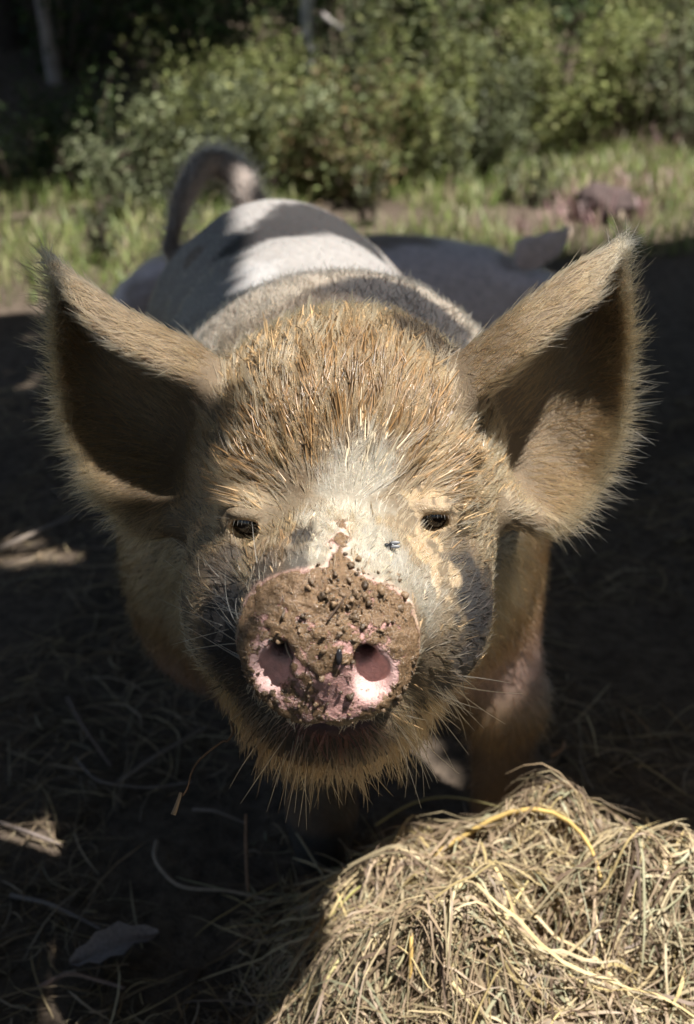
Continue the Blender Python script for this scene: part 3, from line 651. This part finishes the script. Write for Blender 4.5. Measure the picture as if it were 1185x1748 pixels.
for x, y, r, a in ((560, 985, .016, .8), (610, 1000, .020, 1.6), (640, 1030, .018, 1.6), (685, 1035, .010, 1.8), (540, 1040, .014, 1.0), (600, 1060, .016, .8), (690, 1190, .014, 1.0), (710, 1140, .008, 1.2), (440, 1190, .012, .9), (430, 1130, .012, .5), (560, 1130, .02, .5), (500, 1200, .02, .35), (470, 1060, .02, .3), (590, 1210, .02, .2)):
    cw += a * np.exp(-(np.linalg.norm(pv - hit(x, y), axis=1) / r) ** 2)
for (nr, nu) in NOST: cw *= sstep(.9, 1.3, np.sqrt(((ph[:, 0] - nr - (.006 if nr > 0 else -.006)) / .016) ** 2 + ((ph[:, 1] - nu + .008) / .022) ** 2))
wt = tarea * cw[tri].mean(1) * (noise(pv, 260, 81)[tri].mean(1) > .45); cs = np.cumsum(wt); N = 620
tr = tri[np.searchsorted(cs, rng.random(N) * cs[-1])]; b = rng.dirichlet((1, 1, 1), N)[..., None]; pc = (pv[tr] * b).sum(1); nc = nrm((pn[tr] * b).sum(1))
rs = .0005 + .0022 * rng.random(N) ** 5
crumbs('mud_crumbs', pc + nc * (rs * .35)[:, None], rs, mm.m, np.array([.20, .13, .075]) * rng.uniform(.3, 1.5, (N, 1)), pig)['kind'] = 'stuff'

# ------------------------------------------------------------------ small things on and by the pig
b = MB()
fp = hit(675, 926); fl = thing('fly', tuple(fp), 'small dark fly perched on the pale bridge of the muzzle', 'fly')
fn = nrm(np.array([.1, -.75, .65])); fa = nrm(np.cross(fn, np.array([0, .3, 1.0]))); fb = np.cross(fn, fa); fm = M('fly_shell').set(**{'Base Color': (.015, .015, .018, 1), 'Roughness': .25}).m
def oblong(c, ra, rb, rc, name, mat, par):
    v, f = uvsphere((0, 0, 0), 1, 14, 8); v = c + v[:, :1] * ra * fa + v[:, 1:2] * rb * fb + v[:, 2:] * rc * fn; return fastmesh(name, v, f, mat, parent=par)
fc = fp + fn * .0062
oblong(fc, .0040, .0022, .0020, 'abdomen', fm, fl); oblong(fc + fa * .0048, .0020, .0019, .0018, 'head', fm, fl)
wm = M('fly_wing').set(**{'Base Color': (.05, .05, .055, 1), 'Roughness': .4}).m
for sg in (-1, 1): oblong(fc - fa * .002 + fb * .0016 * sg + fn * .0018, .0042, .0015, .0003, 'wing', wm, fl)
for k in range(6):
    sg = -1 if k % 2 else 1; s0 = fc + fa * (.002 - .002 * (k // 2)); v, f = tube([s0, s0 + fb * sg * .003 + fn * .0005, s0 + fb * sg * .0045 - fn * .004], .00028, 4); fastmesh('leg', v, f, fm, parent=fl)
sp = hit(583, 1128); fn = nrm(np.array([0, -.9, .4])); fa = nrm(np.cross(fn, np.array([1.0, .1, -.1]))); fb = np.cross(fn, fa)
tag(oblong(sp + fn * .001, .0066, .0026, .0024, 'seed', M('seed_coat').set(**{'Base Color': (.02, .018, .02, 1), 'Roughness': .22}).m, None), 'black shiny seed stuck in the mud between the nostrils', 'seed')
twm = colmat('twig', .8, .3, 200)
def line_thing(name, pts, r0, r1, col, label, cat, group=None, n=20, sides=6, mat=None):
    o = MB(); v, f = tube(smooth_line(pts, n), np.linspace(r0, r1, n), sides); o.add(v, f, col)
    return tag(o.build(name, mat or twm), label, cat, group)
z0 = proj(hit(400, 1240)[None])[0, 2] - .004
line_thing('root_string', [at(394, 1232, z0), at(401, 1250, z0 - .004), at(386, 1268, z0 - .008), at(384, 1262, z0 - .008), at(362, 1278, z0 - .006), at(338, 1298, z0), at(326, 1318, z0 - .004), at(321, 1345, z0), at(312, 1358, z0)], .0011, .0008, (.16, .09, .05), 'thin brown root string dangling from the pig\'s jaw', 'root', n=34)
line_thing('straw_scrap', [at(309, 1353, z0), at(303, 1372, z0), at(296, 1391, z0 - .003)], .0013, .0023, (.36, .24, .14), 'short pale straw scrap hanging at the end of the root', 'straw', n=6, mat=STM)
line_thing('twig', [hit(555, 1050) - V * .003, (hit(555, 1050) + hit(597, 1010)) / 2 - V * .004, hit(597, 1010) - V * .004], .0011, .0006, (.07, .045, .03), 'dark thin twig stuck to the muddy top of the snout', 'twig', n=8)
ns = hit(500, 1150); line_thing('rootlet', [at(484, 1080, 1.0), at(490, 1112, .992), at(500, 1128, .99), at(512, 1140, .995)], .0007, .0005, (.55, .42, .30), 'fine pale rootlet hanging across the nostril with the brighter pink rim', 'rootlet', n=14)
ST = [([(200, 1345), (270, 1305), (352, 1248)], .0042, (.20, .16, .13)), ([(118, 1200), (140, 1250), (190, 1315)], .0050, (.15, .11, .09)), ([(268, 1443), (262, 1484), (304, 1525), (390, 1535), (466, 1546)], .0030, (.34, .27, .21)),
      ([(20, 1535), (90, 1560), (172, 1592)], .0034, (.22, .18, .16)), ([(66, 1694), (120, 1676), (200, 1690), (215, 1705)], .0032, (.28, .19, .15)), ([(130, 1300), (165, 1350), (250, 1352), (330, 1350)], .0026, (.20, .16, .14)),
      ([(330, 1388), (370, 1400), (420, 1412)], .0028, (.24, .19, .16)), ([(0, 945), (60, 925), (130, 885)], .0060, (.26, .21, .17)), ([(0, 1410), (60, 1440), (110, 1450)], .0028, (.2, .16, .14))]
STL = ['straight grey stick pointing at the belly of the standing pig', 'dark brown stick on the dirt beside the belly of the standing pig', 'long pale stem bent like a hook on the shaded dirt', 'grey stick lying just behind the curled dry leaf', 'reddish bent stick just in front of the curled dry leaf', 'thin kinked stick beside the end of the dangling root string', 'short stick between the dangling root string and the upright stalk', 'stick lying across the patch of sun on the dirt', 'thin stick alone on the dirt beyond the hooked pale stem']
for (pts, r, c), lab in zip(ST, STL):
    line_thing('stick', [gpt(*q, dz=r + .004 + .010 * (i % 2)) for i, q in enumerate(pts)], r, r * .6, c, lab, 'stick', 'sticks on the shaded dirt away from the hay')
g0 = gpt(425, 1540)
line_thing('upright_stalk', [g0, g0 + np.array([-.004, .02, .06]), g0 + np.array([-.002, .03, .12])], .0022, .0016, (.30, .19, .13), 'thin reddish stalk standing upright in the shaded dirt below the chin', 'stalk', n=8)
line_thing('grass_stem', [gpt(490, 1445, .05), gpt(520, 1490, .05), mpt(560, 1530, .02), mpt(590, 1550, .01)], .0016, .0013, (.42, .36, .24), 'pale arched stem leaning against the dark edge of the hay', 'stem', n=12, mat=STM)
# a dry leaf, slightly cupped
lf = np.array([gpt(121, 1661, .01), gpt(160, 1650, .018), gpt(215, 1625, .022), gpt(273, 1612, .012)]); ax = smooth_line(lf, 9); wv = np.sin(np.linspace(.12, 3.0, 9)) * .022 * np.array([1, 1.3, .8, 1.15, .95, 1.25, .75, 1.2, .8])
up = np.array([-.25, .95, .1]); L3 = np.stack([ax - up * wv[:, None] + np.array([0, 0, .008]), ax, ax + up * wv[:, None] + np.array([0, 0, .010])], 1)
v = np.concatenate([L3.reshape(-1, 3), L3.reshape(-1, 3) - np.array([0, 0, .0012])]); i = np.array([(a * 3 + k, a * 3 + k + 1, a * 3 + k + 4, a * 3 + k + 3) for a in range(8) for k in range(2)])
b = MB(); b.add(v, np.concatenate([i, i[:, ::-1] + 27]), (.26, .22, .21)); tag(b.build('dry_leaf', twm), 'curled grey dry leaf on the shaded dirt among the sticks', 'leaf')

# ------------------------------------------------------------------ the pig lying behind
def lying_pig():
    o = at(760, 470, 3.02); c0 = np.array([o[0] - .20, o[1] + .05, .0]); root = thing('pig', tuple(c0), 'pale pinkish pig lying down in the shade behind the standing one', 'pig')
    xs = np.arange(c0[0] - .75, c0[0] + .85, .016); ys = np.arange(c0[1] - .50, c0[1] + .50, .016); zs = np.arange(-.05, .62, .012)
    P = [xs[:, None, None], ys[None, :, None], zs[None, None, :]]; X, Y = c0[0], c0[1]
    d = ell(P, (X - .28, Y, .19), (.34, .24, .23)); d = smin(d, ell(P, (X + .08, Y, .20), (.36, .23, .225)), .08)
    d = smin(d, cone(P, (X + .30, Y - .02, .22), (X + .46, Y - .06, .22), .17, .125), .06)
    d = smin(d, cone(P, (X + .44, Y - .08, .19), (X + .47, Y - .30, .11), .11, .055), .05)
    d = smin(d, cone(P, (X + .47, Y - .30, .11), (X + .473, Y - .325, .105), .052, .05), .01)
    for a, b_, r in (((X + .25, Y - .22, .10), (X + .33, Y - .40, .03), .05), ((X + .33, Y - .40, .03), (X + .50, Y - .44, .025), .032), ((X - .35, Y - .22, .10), (X - .20, Y - .42, .03), .06), ((X - .20, Y - .42, .03), (X - .02, Y - .46, .025), .034)):
        d = smin(d, cone(P, a, b_, r, r * .8), .03)
    e0 = at(905, 432, 2.93); e1 = at(984, 378, 2.90); em_ = at(940, 420, 2.92)
    for a, b_, r0, r1 in ((e0, em_, .042, .030), (em_, e1, .030, .004)): d = smin(d, cone(P, a, b_, r0, r1, (1, .35, 1)), .02)
    v, q = surfnet(xs, ys, zs, d); n = vnormals(v, q)
    c = np.tile(np.array([.74, .60, .58]), (len(v), 1)); mk = sstep(.45, .62, fbm(v, 5, 101))[:, None]; c = c * (1 - mk) + np.array([.30, .21, .17]) * mk
    m = M('pale_hide'); nz = m.noise(60, 4); m.set(**{'Base Color': m.mix(1.0, m.attr().outputs['Color'], m.ramp(nz.outputs[0], [(.3, (.75, .75, .75)), (.7, (1.15, 1.15, 1.15))]).outputs[0], 'MULTIPLY'), 'Roughness': .55}); m.bump(nz.outputs[0], .4, .006)
    fastmesh('body', v, q, m.m, c, parent=root)
    rg = np.random.default_rng(3); I = rg.integers(0, len(v), 9000); t = nrm(np.array([-1.0, 0, -.35]) - n[I] * (n[I] @ np.array([-1.0, 0, -.35]))[:, None]); s = np.linspace(0, 1, 4)[None, :, None]
    PH = v[I][:, None] + (t[:, None] * s + n[I][:, None] * .35 * s) * (.02 + .012 * rg.random((len(I), 1, 1)))
    hair_object('body_bristles', PH, np.full(len(I), .0006), np.full(len(I), .0002), c[I] * 1.2, HM, root)
    for k, sx in enumerate((-.075,)):
        ev, ef = uvsphere((X + .53, Y - .145, .215), .012, 12, 8); fastmesh('eye', ev, ef, em, parent=root)
lying_pig()
# a clod of dark earth at the edge of the shade
cp = gpt(1032, 372); bm_ = bmesh.new(); bmesh.ops.create_icosphere(bm_, subdivisions=4, radius=1); cv = np.array([q.co for q in bm_.verts]); cf_ = np.array([[q.index for q in f.verts] for f in bm_.faces]); bm_.free()
cv = cv * (1 + .7 * (fbm(cv + 9, 2.2, 5) - .5) + .35 * (noise(cv, 7, 6) - .5))[:, None] * np.array([.11, .09, .09]) + cp + np.array([0, 0, .04])
b = MB(); b.add(cv, cf_, (.085, .06, .055)); tag(b.build('earth_clod', colmat('clod', .95, .4, 30)), 'dark rough clod of earth at the edge of the sunlit grass', 'clod')

# ------------------------------------------------------------------ grass and wild growth at the sunny edge
def blades(N, x0, x1, ylo, yhi, h0, h1, pal, name, label, mask=None, w=.005, seed=1, cat='grass'):
    rg = np.random.default_rng(seed); x = rg.uniform(x0, x1, N); y = ylo(x) + (yhi(x) - ylo(x)) * rg.random(N)
    if mask is not None:
        k = mask(x, y, rg); x, y = x[k], y[k]
    N = len(x); h = h0 + (h1 - h0) * rg.random(N) ** 1.6; a = rg.uniform(0, 2 * np.pi, N); ln = rg.uniform(.1, .75, N); s = np.linspace(0, 1, 4)
    d = np.stack([np.cos(a), np.sin(a)], -1); z = gz(x, y)
    P = np.stack([x[:, None] + d[:, :1] * (ln * h)[:, None] * s ** 2, y[:, None] + d[:, 1:] * (ln * h)[:, None] * s ** 2, z[:, None] - .01 + h[:, None] * (s - .25 * s ** 2 * ln[:, None])], -1)
    wd = nrm(np.stack([-d[:, 1], d[:, 0], .2 * rg.normal(size=N)], -1))
    return tag(ribbons(P, w * rg.uniform(.6, 1.5, N), wd, pal[rg.integers(0, len(pal), N)] * rg.uniform(.7, 1.25, (N, 1)), name, GRM), label, cat, kind='stuff')
GRM = colmat('grass_blade', .5, .2, 15, trans=.3, spec=.4)
EDGE = lambda x: 4.15 + .42 * x
gp = np.array([(.18, .24, .06), (.22, .27, .08), (.30, .30, .12), (.36, .32, .18), (.15, .20, .06)])
pat = lambda x, y, rg: noise(np.c_[x, y, 0 * x], 2.4, 33) > .30 + .25 * (x > .6) * (y < EDGE(x) + .55)
blades(26000, -2.0, 2.4, lambda x: EDGE(x) - .15, lambda x: EDGE(x) + 2.4, .03, .15, gp, 'grass', 'short sunlit grass along the edge of the wood', pat, seed=2)
blades(34000, 2.3, 7.5, lambda x: np.minimum(EDGE(x), 5.6) + .1, lambda x: EDGE(x) + 2.6, .04, .17, gp, 'grass', 'sunlit grass running on past the earth clod', seed=4)
blades(16000, -6, -1.9, lambda x: np.maximum(EDGE(x), 2.2), lambda x: EDGE(x) + 2.6, .04, .17, gp, 'grass', 'sunlit grass running on past the dark thicket', seed=5)
blades(2600, .4, 2.4, lambda x: EDGE(x) + .3, lambda x: EDGE(x) + 1.7, .06, .16, np.array([(.34, .20, .20), (.40, .26, .24), (.36, .28, .20)]), 'seed_grass', 'pinkish seeding grass mixed into the sunlit strip', lambda x, y, rg: noise(np.c_[x, y, 0 * x], 3, 35) > .5, w=.008, seed=3)

LFM = colmat('leaf', .55, .25, 12, trans=.30, spec=.3); BKM = colmat('bark', .85, .35, 18)
def leaf_mesh(pos, size, cols, name, parent, seed, flat=.6, keep=None):
    rg = np.random.default_rng(seed); N = len(pos); a = nrm(rg.normal(size=(N, 3)) * np.array([1, 1, flat])); up = nrm(np.array([0, 0, 1.0]) + .75 * rg.normal(size=(N, 3)))
    b = nrm(np.cross(up, a)); n = np.cross(a, b); s = (size * rg.uniform(.6, 1.35, N))[:, None]
    v = np.stack([pos, pos + a * s * .45 + b * s * .27 + n * s * .06, pos + a * s, pos + a * s * .45 - b * s * .27 + n * s * .06], 1)
    if keep is not None:
        k = keep(v); v = v[k]; cols = cols[k]; N = len(v)
    v = v.reshape(-1, 3)
    i = np.arange(N)[:, None] * 4; f = np.concatenate([i + np.array([[0, 1, 2]]), i + np.array([[0, 2, 3]])])
    return fastmesh(name, v, f, LFM, np.repeat(cols, 4, 0), smooth=False, parent=parent)
def shrub(x, y, rx, h, n, pal, label, leaf=.035, seed=0, name='shrub', cat='shrub', group='shrubs along the wood edge', stems=11, up=0.0):
    rg = np.random.default_rng(seed); z = float(gz(np.array([x]), np.array([y]))[0]); root = thing(name, (x, y, z), label, cat, group)
    b = MB(); tips = []
    for k in range(stems):
        a = rg.uniform(0, 2 * np.pi); r = rx * rg.random() ** .5; t = np.array([x + np.cos(a) * r, y + np.sin(a) * r * .8, z + h * (up + (1 - up) * rg.uniform(.45, 1.0)) * (1 - .25 * (r / rx) ** 2)])
        o = np.array([x + np.cos(a) * r * .2, y + np.sin(a) * r * .2, z - .03]); m_ = (o + t) / 2 + rg.normal(0, .10 * rx, 3); L = smooth_line([o, m_, t], 7)
        v, f = tube(L, np.linspace(.011, .003, 7) * (.6 + h * .5), 5); b.add(v, f, np.array([.12, .09, .07]) * rg.uniform(.7, 1.3)); tips.append(L)
    b.build('stems', BKM, root); T_ = np.array(tips); k = rg.integers(0, stems, n); u = np.clip(1 - rg.random(n) ** 1.5 * .95, 0, 1) * 5.999; i = u.astype(int)
    p = T_[k, i] * (1 - (u - i))[:, None] + T_[k, np.minimum(i + 1, 6)] * (u - i)[:, None] + rg.normal(0, 1, (n, 3)) * np.array([.16, .16, .11]) * rx * rg.uniform(.3, 1.1, (n, 1))
    p[:, 2] = np.maximum(p[:, 2], gz(p[:, 0], p[:, 1]) + .01)
    tone = (.7 + .6 * rg.random((stems, 1)))[k]
    leaf_mesh(p, leaf, pal[rg.integers(0, len(pal), n)] * rg.uniform(.7, 1.3, (n, 1)) * tone, 'foliage', root, seed + 500); return root
G1 = np.array([(.17, .19, .065), (.21, .23, .08), (.13, .15, .05), (.26, .26, .10)]); G2 = np.array([(.19, .21, .11), (.23, .245, .13), (.15, .17, .09)])
G3 = np.array([(.05, .08, .025), (.07, .10, .03), (.04, .065, .022)]); GR = np.array([(.16, .19, .07), (.19, .16, .07), (.25, .17, .09), (.18, .20, .07), (.15, .18, .07)])  # G3: shade of the wood painted into the leaf greens
def bx(px, D): return (px - 592.5) / FPX * (D * .895 + .35)
FR = [(235, 5.2, .42, .60, G2, 1700, 'loose grey green shrub beside the dark thicket, beyond the tail'), (330, 5.35, .45, .75, G1, 1700, 'olive green shrub right behind the curled tail'), (420, 5.3, .36, .62, G2, 1500, 'grey green shrub behind the rump, beside the curled tail'),
    (540, 5.5, .40, .60, GR, 1700, 'shrub with reddish brown leaves below the pale slim trunk'), (625, 5.35, .30, .60, GR, 1300, 'small shrub with scattered rusty leaves behind the thin dark weed'), (705, 5.65, .42, .74, G1, 1700, 'green shrub between the rusty shrub and the pinkish grass'),
    (775, 5.75, .38, .62, G2, 1500, 'low grey green shrub at the start of the pinkish grass'), (880, 6.0, .42, .90, G1, 1900, 'bright green rounded shrub above the pinkish grass'), (965, 6.2, .40, .78, G1, 1700, 'smaller bright green shrub leaning on the rounded one'),
    (1080, 6.4, .50, .90, G1, 1900, 'broad green shrub behind the dark earth clod'), (1190, 6.35, .45, .90, G2, 1900, 'tall grey green shrub at the end of the sunlit grass strip'), (480, 5.8, .40, .62, G1, 1600, 'green shrub standing behind the reddish one'),
    (130, 5.5, .30, .50, G3, 700, 'dark low shrub in front of the thin greyish trunk'), (20, 5.4, .36, .55, G3, 700, 'dark low shrub in front of the dark thick trunk'), (660, 6.1, .45, .95, G2, 1600, 'tall grey green shrub around the thin brown trunk')]
for i, (px, D, rx, h, pal, n, lab) in enumerate(FR): shrub(bx(px, D), D, rx, h, int(n * 2.6), pal, lab, seed=20 + i, group='shrubs along the sunny wood edge', leaf=.026)
for i, (x, D) in enumerate(((2.6, 7.2), (3.3, 7.5), (4.1, 7.6), (5.0, 7.9), (-2.4, 5.2), (-3.2, 5.0), (-4.0, 4.7), (-4.8, 4.5))):
    shrub(x, D, .6, .95, 2200, G1, 'leafy shrub at the far end of the sunlit grass strip' if x > 0 else 'leafy shrub beyond the gloomy end of the thicket', seed=140 + i, group='shrubs at the far end of the grass' if x > 0 else 'shrubs beyond the thicket', leaf=.04)
rg = np.random.default_rng(77)
for i in range(26):
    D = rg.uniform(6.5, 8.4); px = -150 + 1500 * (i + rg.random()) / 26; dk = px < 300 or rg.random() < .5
    shrub(bx(px, D), D, .60, rg.uniform(.8, 1.4), 1900, G3 if dk else G1 * .75, 'tall shrub with deep shade painted into its leaves under the trees' if dk else 'tall green shrub with half shade painted into its leaves under the trees', leaf=.04, seed=60 + i, group='dark shrubs under the trees' if dk else 'green shrubs under the trees')  # leaf colours darkened here to stand for tree shade
for i, (px, py, h, lab) in enumerate(((190, 455, .30, 'taller thin weed in the bright grass beside the dark thicket'), (165, 445, .22, 'shorter thin weed in the bright grass beside the dark thicket'), (628, 385, .42, 'thin dark weed right behind the rump'), (900, 350, .28, 'tallest thin weed of the clump beside the earth clod'), (865, 345, .20, 'thin weed by the lying pig'), (935, 352, .22, 'thin weed leaning toward the earth clod'))):
    g = gpt(px, py); shrub(g[0], g[1], .07, h, 90, G2 * .7, lab, leaf=.03, seed=90 + i, name='weed', cat='weed', group='thin weeds in the grass', stems=4)

def tree(x, y, r, h, name, label, crown_pts, cols, leaf, seed, group, limbs=None, bark=(.16, .13, .11), lean=(0, 0), cat='tree', keep=None):
    rg = np.random.default_rng(seed); z = float(gz(np.array([x]), np.array([y]))[0]); root = thing(name, (x, y, z), label, cat, group)
    b = MB(); n = 12; s = np.linspace(0, 1, n); L = np.stack([x + lean[0] * s + .06 * np.cumsum(rg.normal(0, .3, n)), y + lean[1] * s + .06 * np.cumsum(rg.normal(0, .3, n)), z - .1 + (h + .1) * s], -1); L[0, :2] = x, y
    v, f = tube(L, r * (1 + .5 * np.exp(-s * 14)) * (1 - .6 * s), 12); v += (noise(v, 14, seed)[:, None] - .5) * r * .25; b.add(v, f, bark)
    for q in (limbs if limbs is not None else crown_pts[rg.integers(0, len(crown_pts), 12)]):
        i = int(rg.integers(5, n)); mid = (L[i] + q) / 2 + np.array([0, 0, .15]); v, f = tube(smooth_line([L[i], mid, q], 8), np.linspace(r * .32, r * .06, 8), 6); b.add(v, f, bark)
    b.build('trunk', BKM, root); leaf_mesh(crown_pts, leaf, cols, 'crown', root, seed + 900, flat=.4, keep=keep); return root
TR = [(533, 6.6, .034, (.55, .53, .52), 'pale slim trunk'), (92, 6.6, .030, (.34, .29, .27), 'thin greyish trunk in the dark thicket'), (668, 8.6, .035, (.24, .21, .18), 'thin brown trunk behind the reddish shrub'), (5, 7.0, .09, (.05, .04, .035), 'dark thick trunk at the gloomy end of the thicket'), (455, 9.0, .07, (.07, .06, .05), 'dark trunk'), (905, 9.0, .08, (.06, .05, .045), 'dark trunk'), (1120, 9.2, .08, (.06, .05, .045), 'dark trunk'), (250, 8.6, .08, (.05, .045, .04), 'dark trunk'), (-140, 8.2, .1, (.06, .05, .045), 'dark trunk'), (1330, 9.0, .1, (.06, .05, .045), 'dark trunk'), (760, 10.2, .1, (.06, .05, .045), 'dark trunk')]
for i, (px, D, r, bk, lab) in enumerate(TR):
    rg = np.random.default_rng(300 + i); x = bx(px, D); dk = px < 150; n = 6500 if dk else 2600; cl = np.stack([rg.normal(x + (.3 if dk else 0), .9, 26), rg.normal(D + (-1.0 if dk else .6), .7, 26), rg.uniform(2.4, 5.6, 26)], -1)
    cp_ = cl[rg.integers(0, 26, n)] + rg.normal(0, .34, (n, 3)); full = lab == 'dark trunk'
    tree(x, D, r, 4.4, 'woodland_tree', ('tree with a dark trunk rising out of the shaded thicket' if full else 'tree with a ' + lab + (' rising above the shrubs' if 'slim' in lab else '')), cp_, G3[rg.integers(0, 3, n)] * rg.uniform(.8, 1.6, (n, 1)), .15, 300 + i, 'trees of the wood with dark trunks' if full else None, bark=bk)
zb = 6.0; line_thing('fallen_branch', [at(545, 22, zb), at(590, 55, zb), at(625, 90, zb), at(655, 125, zb)], .018, .010, (.30, .27, .25), 'bare grey branch slanting down beside the pale slim trunk', 'branch', n=12, mat=BKM)

# ------------------------------------------------------------------ unseen shade trees beside and behind the viewer, leaves cut away to let the sun on the pig
SX, SY = SUN[0] / SUN[2], SUN[1] / SUN[2]
occ = np.zeros((160, 240), bool); ox, oy, oc = -3.0, -1.0, .03
def cellof(q): return np.clip(((q[:, 0] - ox) / oc).astype(int), 0, 159), np.clip(((q[:, 1] - oy) / oc).astype(int), 0, 239)
sel = (pv[:, 2] > .45) & ((pv[:, 1] < 1.33) | (pv[:, 0] > -.22) | (pv[:, 2] > .60)); pvs = pv[sel]; occ[cellof(np.stack([pvs[:, 0] - SX * pvs[:, 2], pvs[:, 1] - SY * pvs[:, 2]], -1))] = True
for _ in range(2):
    o2 = occ.copy(); o2[1:] |= occ[:-1]; o2[:, 88:] = occ[:, 88:]; occ = o2
occ[3:, 88:] &= occ[:-3, 88:].copy()          # the unseen canopy reaches over the far flank
DAP = [((80, 955), .12, .035), ((10, 935), .10, .03), ((1010, 1035), .04, .008), ((1020, 1185), .03, .01), ((30, 745), .03, .01)]
DAPP = [(gpt(*q)[:2], a, b_) for q, a, b_ in DAP]
def lit(p):
    q = np.stack([p[:, 0] - SX * p[:, 2], p[:, 1] - SY * p[:, 2]], -1); r = occ[cellof(q)] & (q[:, 0] > ox) & (q[:, 0] < ox + 4.8)
    r &= ~(((q[:, 0] < -.42) & (q[:, 1] > 1.44) & (q[:, 1] < 1.58)) | ((q[:, 0] < -.36) & (q[:, 1] < 1.27)))
    qm = np.stack([p[:, 0] - SX * (p[:, 2] - .16), p[:, 1] - SY * (p[:, 2] - .16)], -1)
    r |= (((qm[:, 0] - .20) / .30) ** 2 + ((qm[:, 1] - 1.00) / .33) ** 2 < 1) | ((qm[:, 0] > -.1) & (qm[:, 0] < .46) & (qm[:, 1] > .3) & (qm[:, 1] < 1.02))
    r |= q[:, 1] > 4.25 + .42 * q[:, 0]
    for c, a, b_ in DAPP: r |= ((q[:, 0] - c[0]) / a) ** 2 + ((q[:, 1] - c[1]) / b_) ** 2 < 1
    return r
rg = np.random.default_rng(404); N = 110000
q = np.stack([rg.uniform(-5, 6.5, N), rg.uniform(-4.5, 6.5, N)], -1); z = rg.uniform(3.0, 4.6, N) + .3 * rg.normal(size=N)
p = np.stack([q[:, 0] + SX * z, q[:, 1] + SY * z, z], -1); p = p[~lit(p)]
occ2 = occ.copy()
for _ in range(13):
    o2 = occ2.copy(); o2[1:] |= occ2[:-1]; o2[:-1] |= occ2[1:]; o2[:, 1:] |= occ2[:, :-1]; o2[:, :-1] |= occ2[:, 1:]; occ2 = o2
N = 150000; q = np.stack([rg.uniform(-1.3, .9, N), rg.uniform(.5, 3.0, N)], -1); q = q[occ2[cellof(q)]]; q = np.concatenate([q, np.stack([rg.uniform(-.7, 1.1, 22000), rg.uniform(2.2, 3.7, 22000)], -1), np.stack([rg.uniform(.15, 1.2, 20000), rg.uniform(1.3, 2.6, 20000)], -1)]); z = rg.uniform(3.2, 3.9, len(q))  # extra small leaves, added to deepen the shade around the gap
p2 = np.stack([q[:, 0] + SX * z, q[:, 1] + SY * z, z], -1); p2 = p2[~lit(p2)]; psz = np.r_[np.full(len(p), .16), np.full(len(p2), .055)]; p = np.concatenate([p, p2])
TC = np.array([(3.5, .6), (-2.6, 1.1), (.9, -3.0), (5.2, 3.4), (-3.4, -2.4)]); who = np.argmin(((p[:, None, :2] - TC[None]) ** 2).sum(2), 1)
for k, (x, y) in enumerate(TC):
    cp_ = p[who == k]; lim = cp_[rg.integers(0, len(cp_), 40)]; s = np.linspace(.15, 1, 14)[None, :, None]; org = np.array([x, y, 2.8]); pth = org + (lim[:, None] - org) * s
    lim = lim[~lit(pth.reshape(-1, 3)).reshape(len(lim), -1).any(1)][:12]
    tree(x, y, .15, 3.6, 'unseen_shade_tree', 'unseen broad leafy tree, crown cut and thickened to shade the trampled dirt around the pigs', cp_, G1[rg.integers(0, 4, len(cp_))] * rg.uniform(.7, 1.2, (len(cp_), 1)), psz[who == k], 800 + k, 'unseen trees shading the yard', limbs=lim, keep=lambda v: ~((lit(v.reshape(-1, 3)).reshape(-1, 4).any(1) & (np.linalg.norm(v[:, 2] - v[:, 0], axis=1) > .085)) | lit(v.mean(1))))
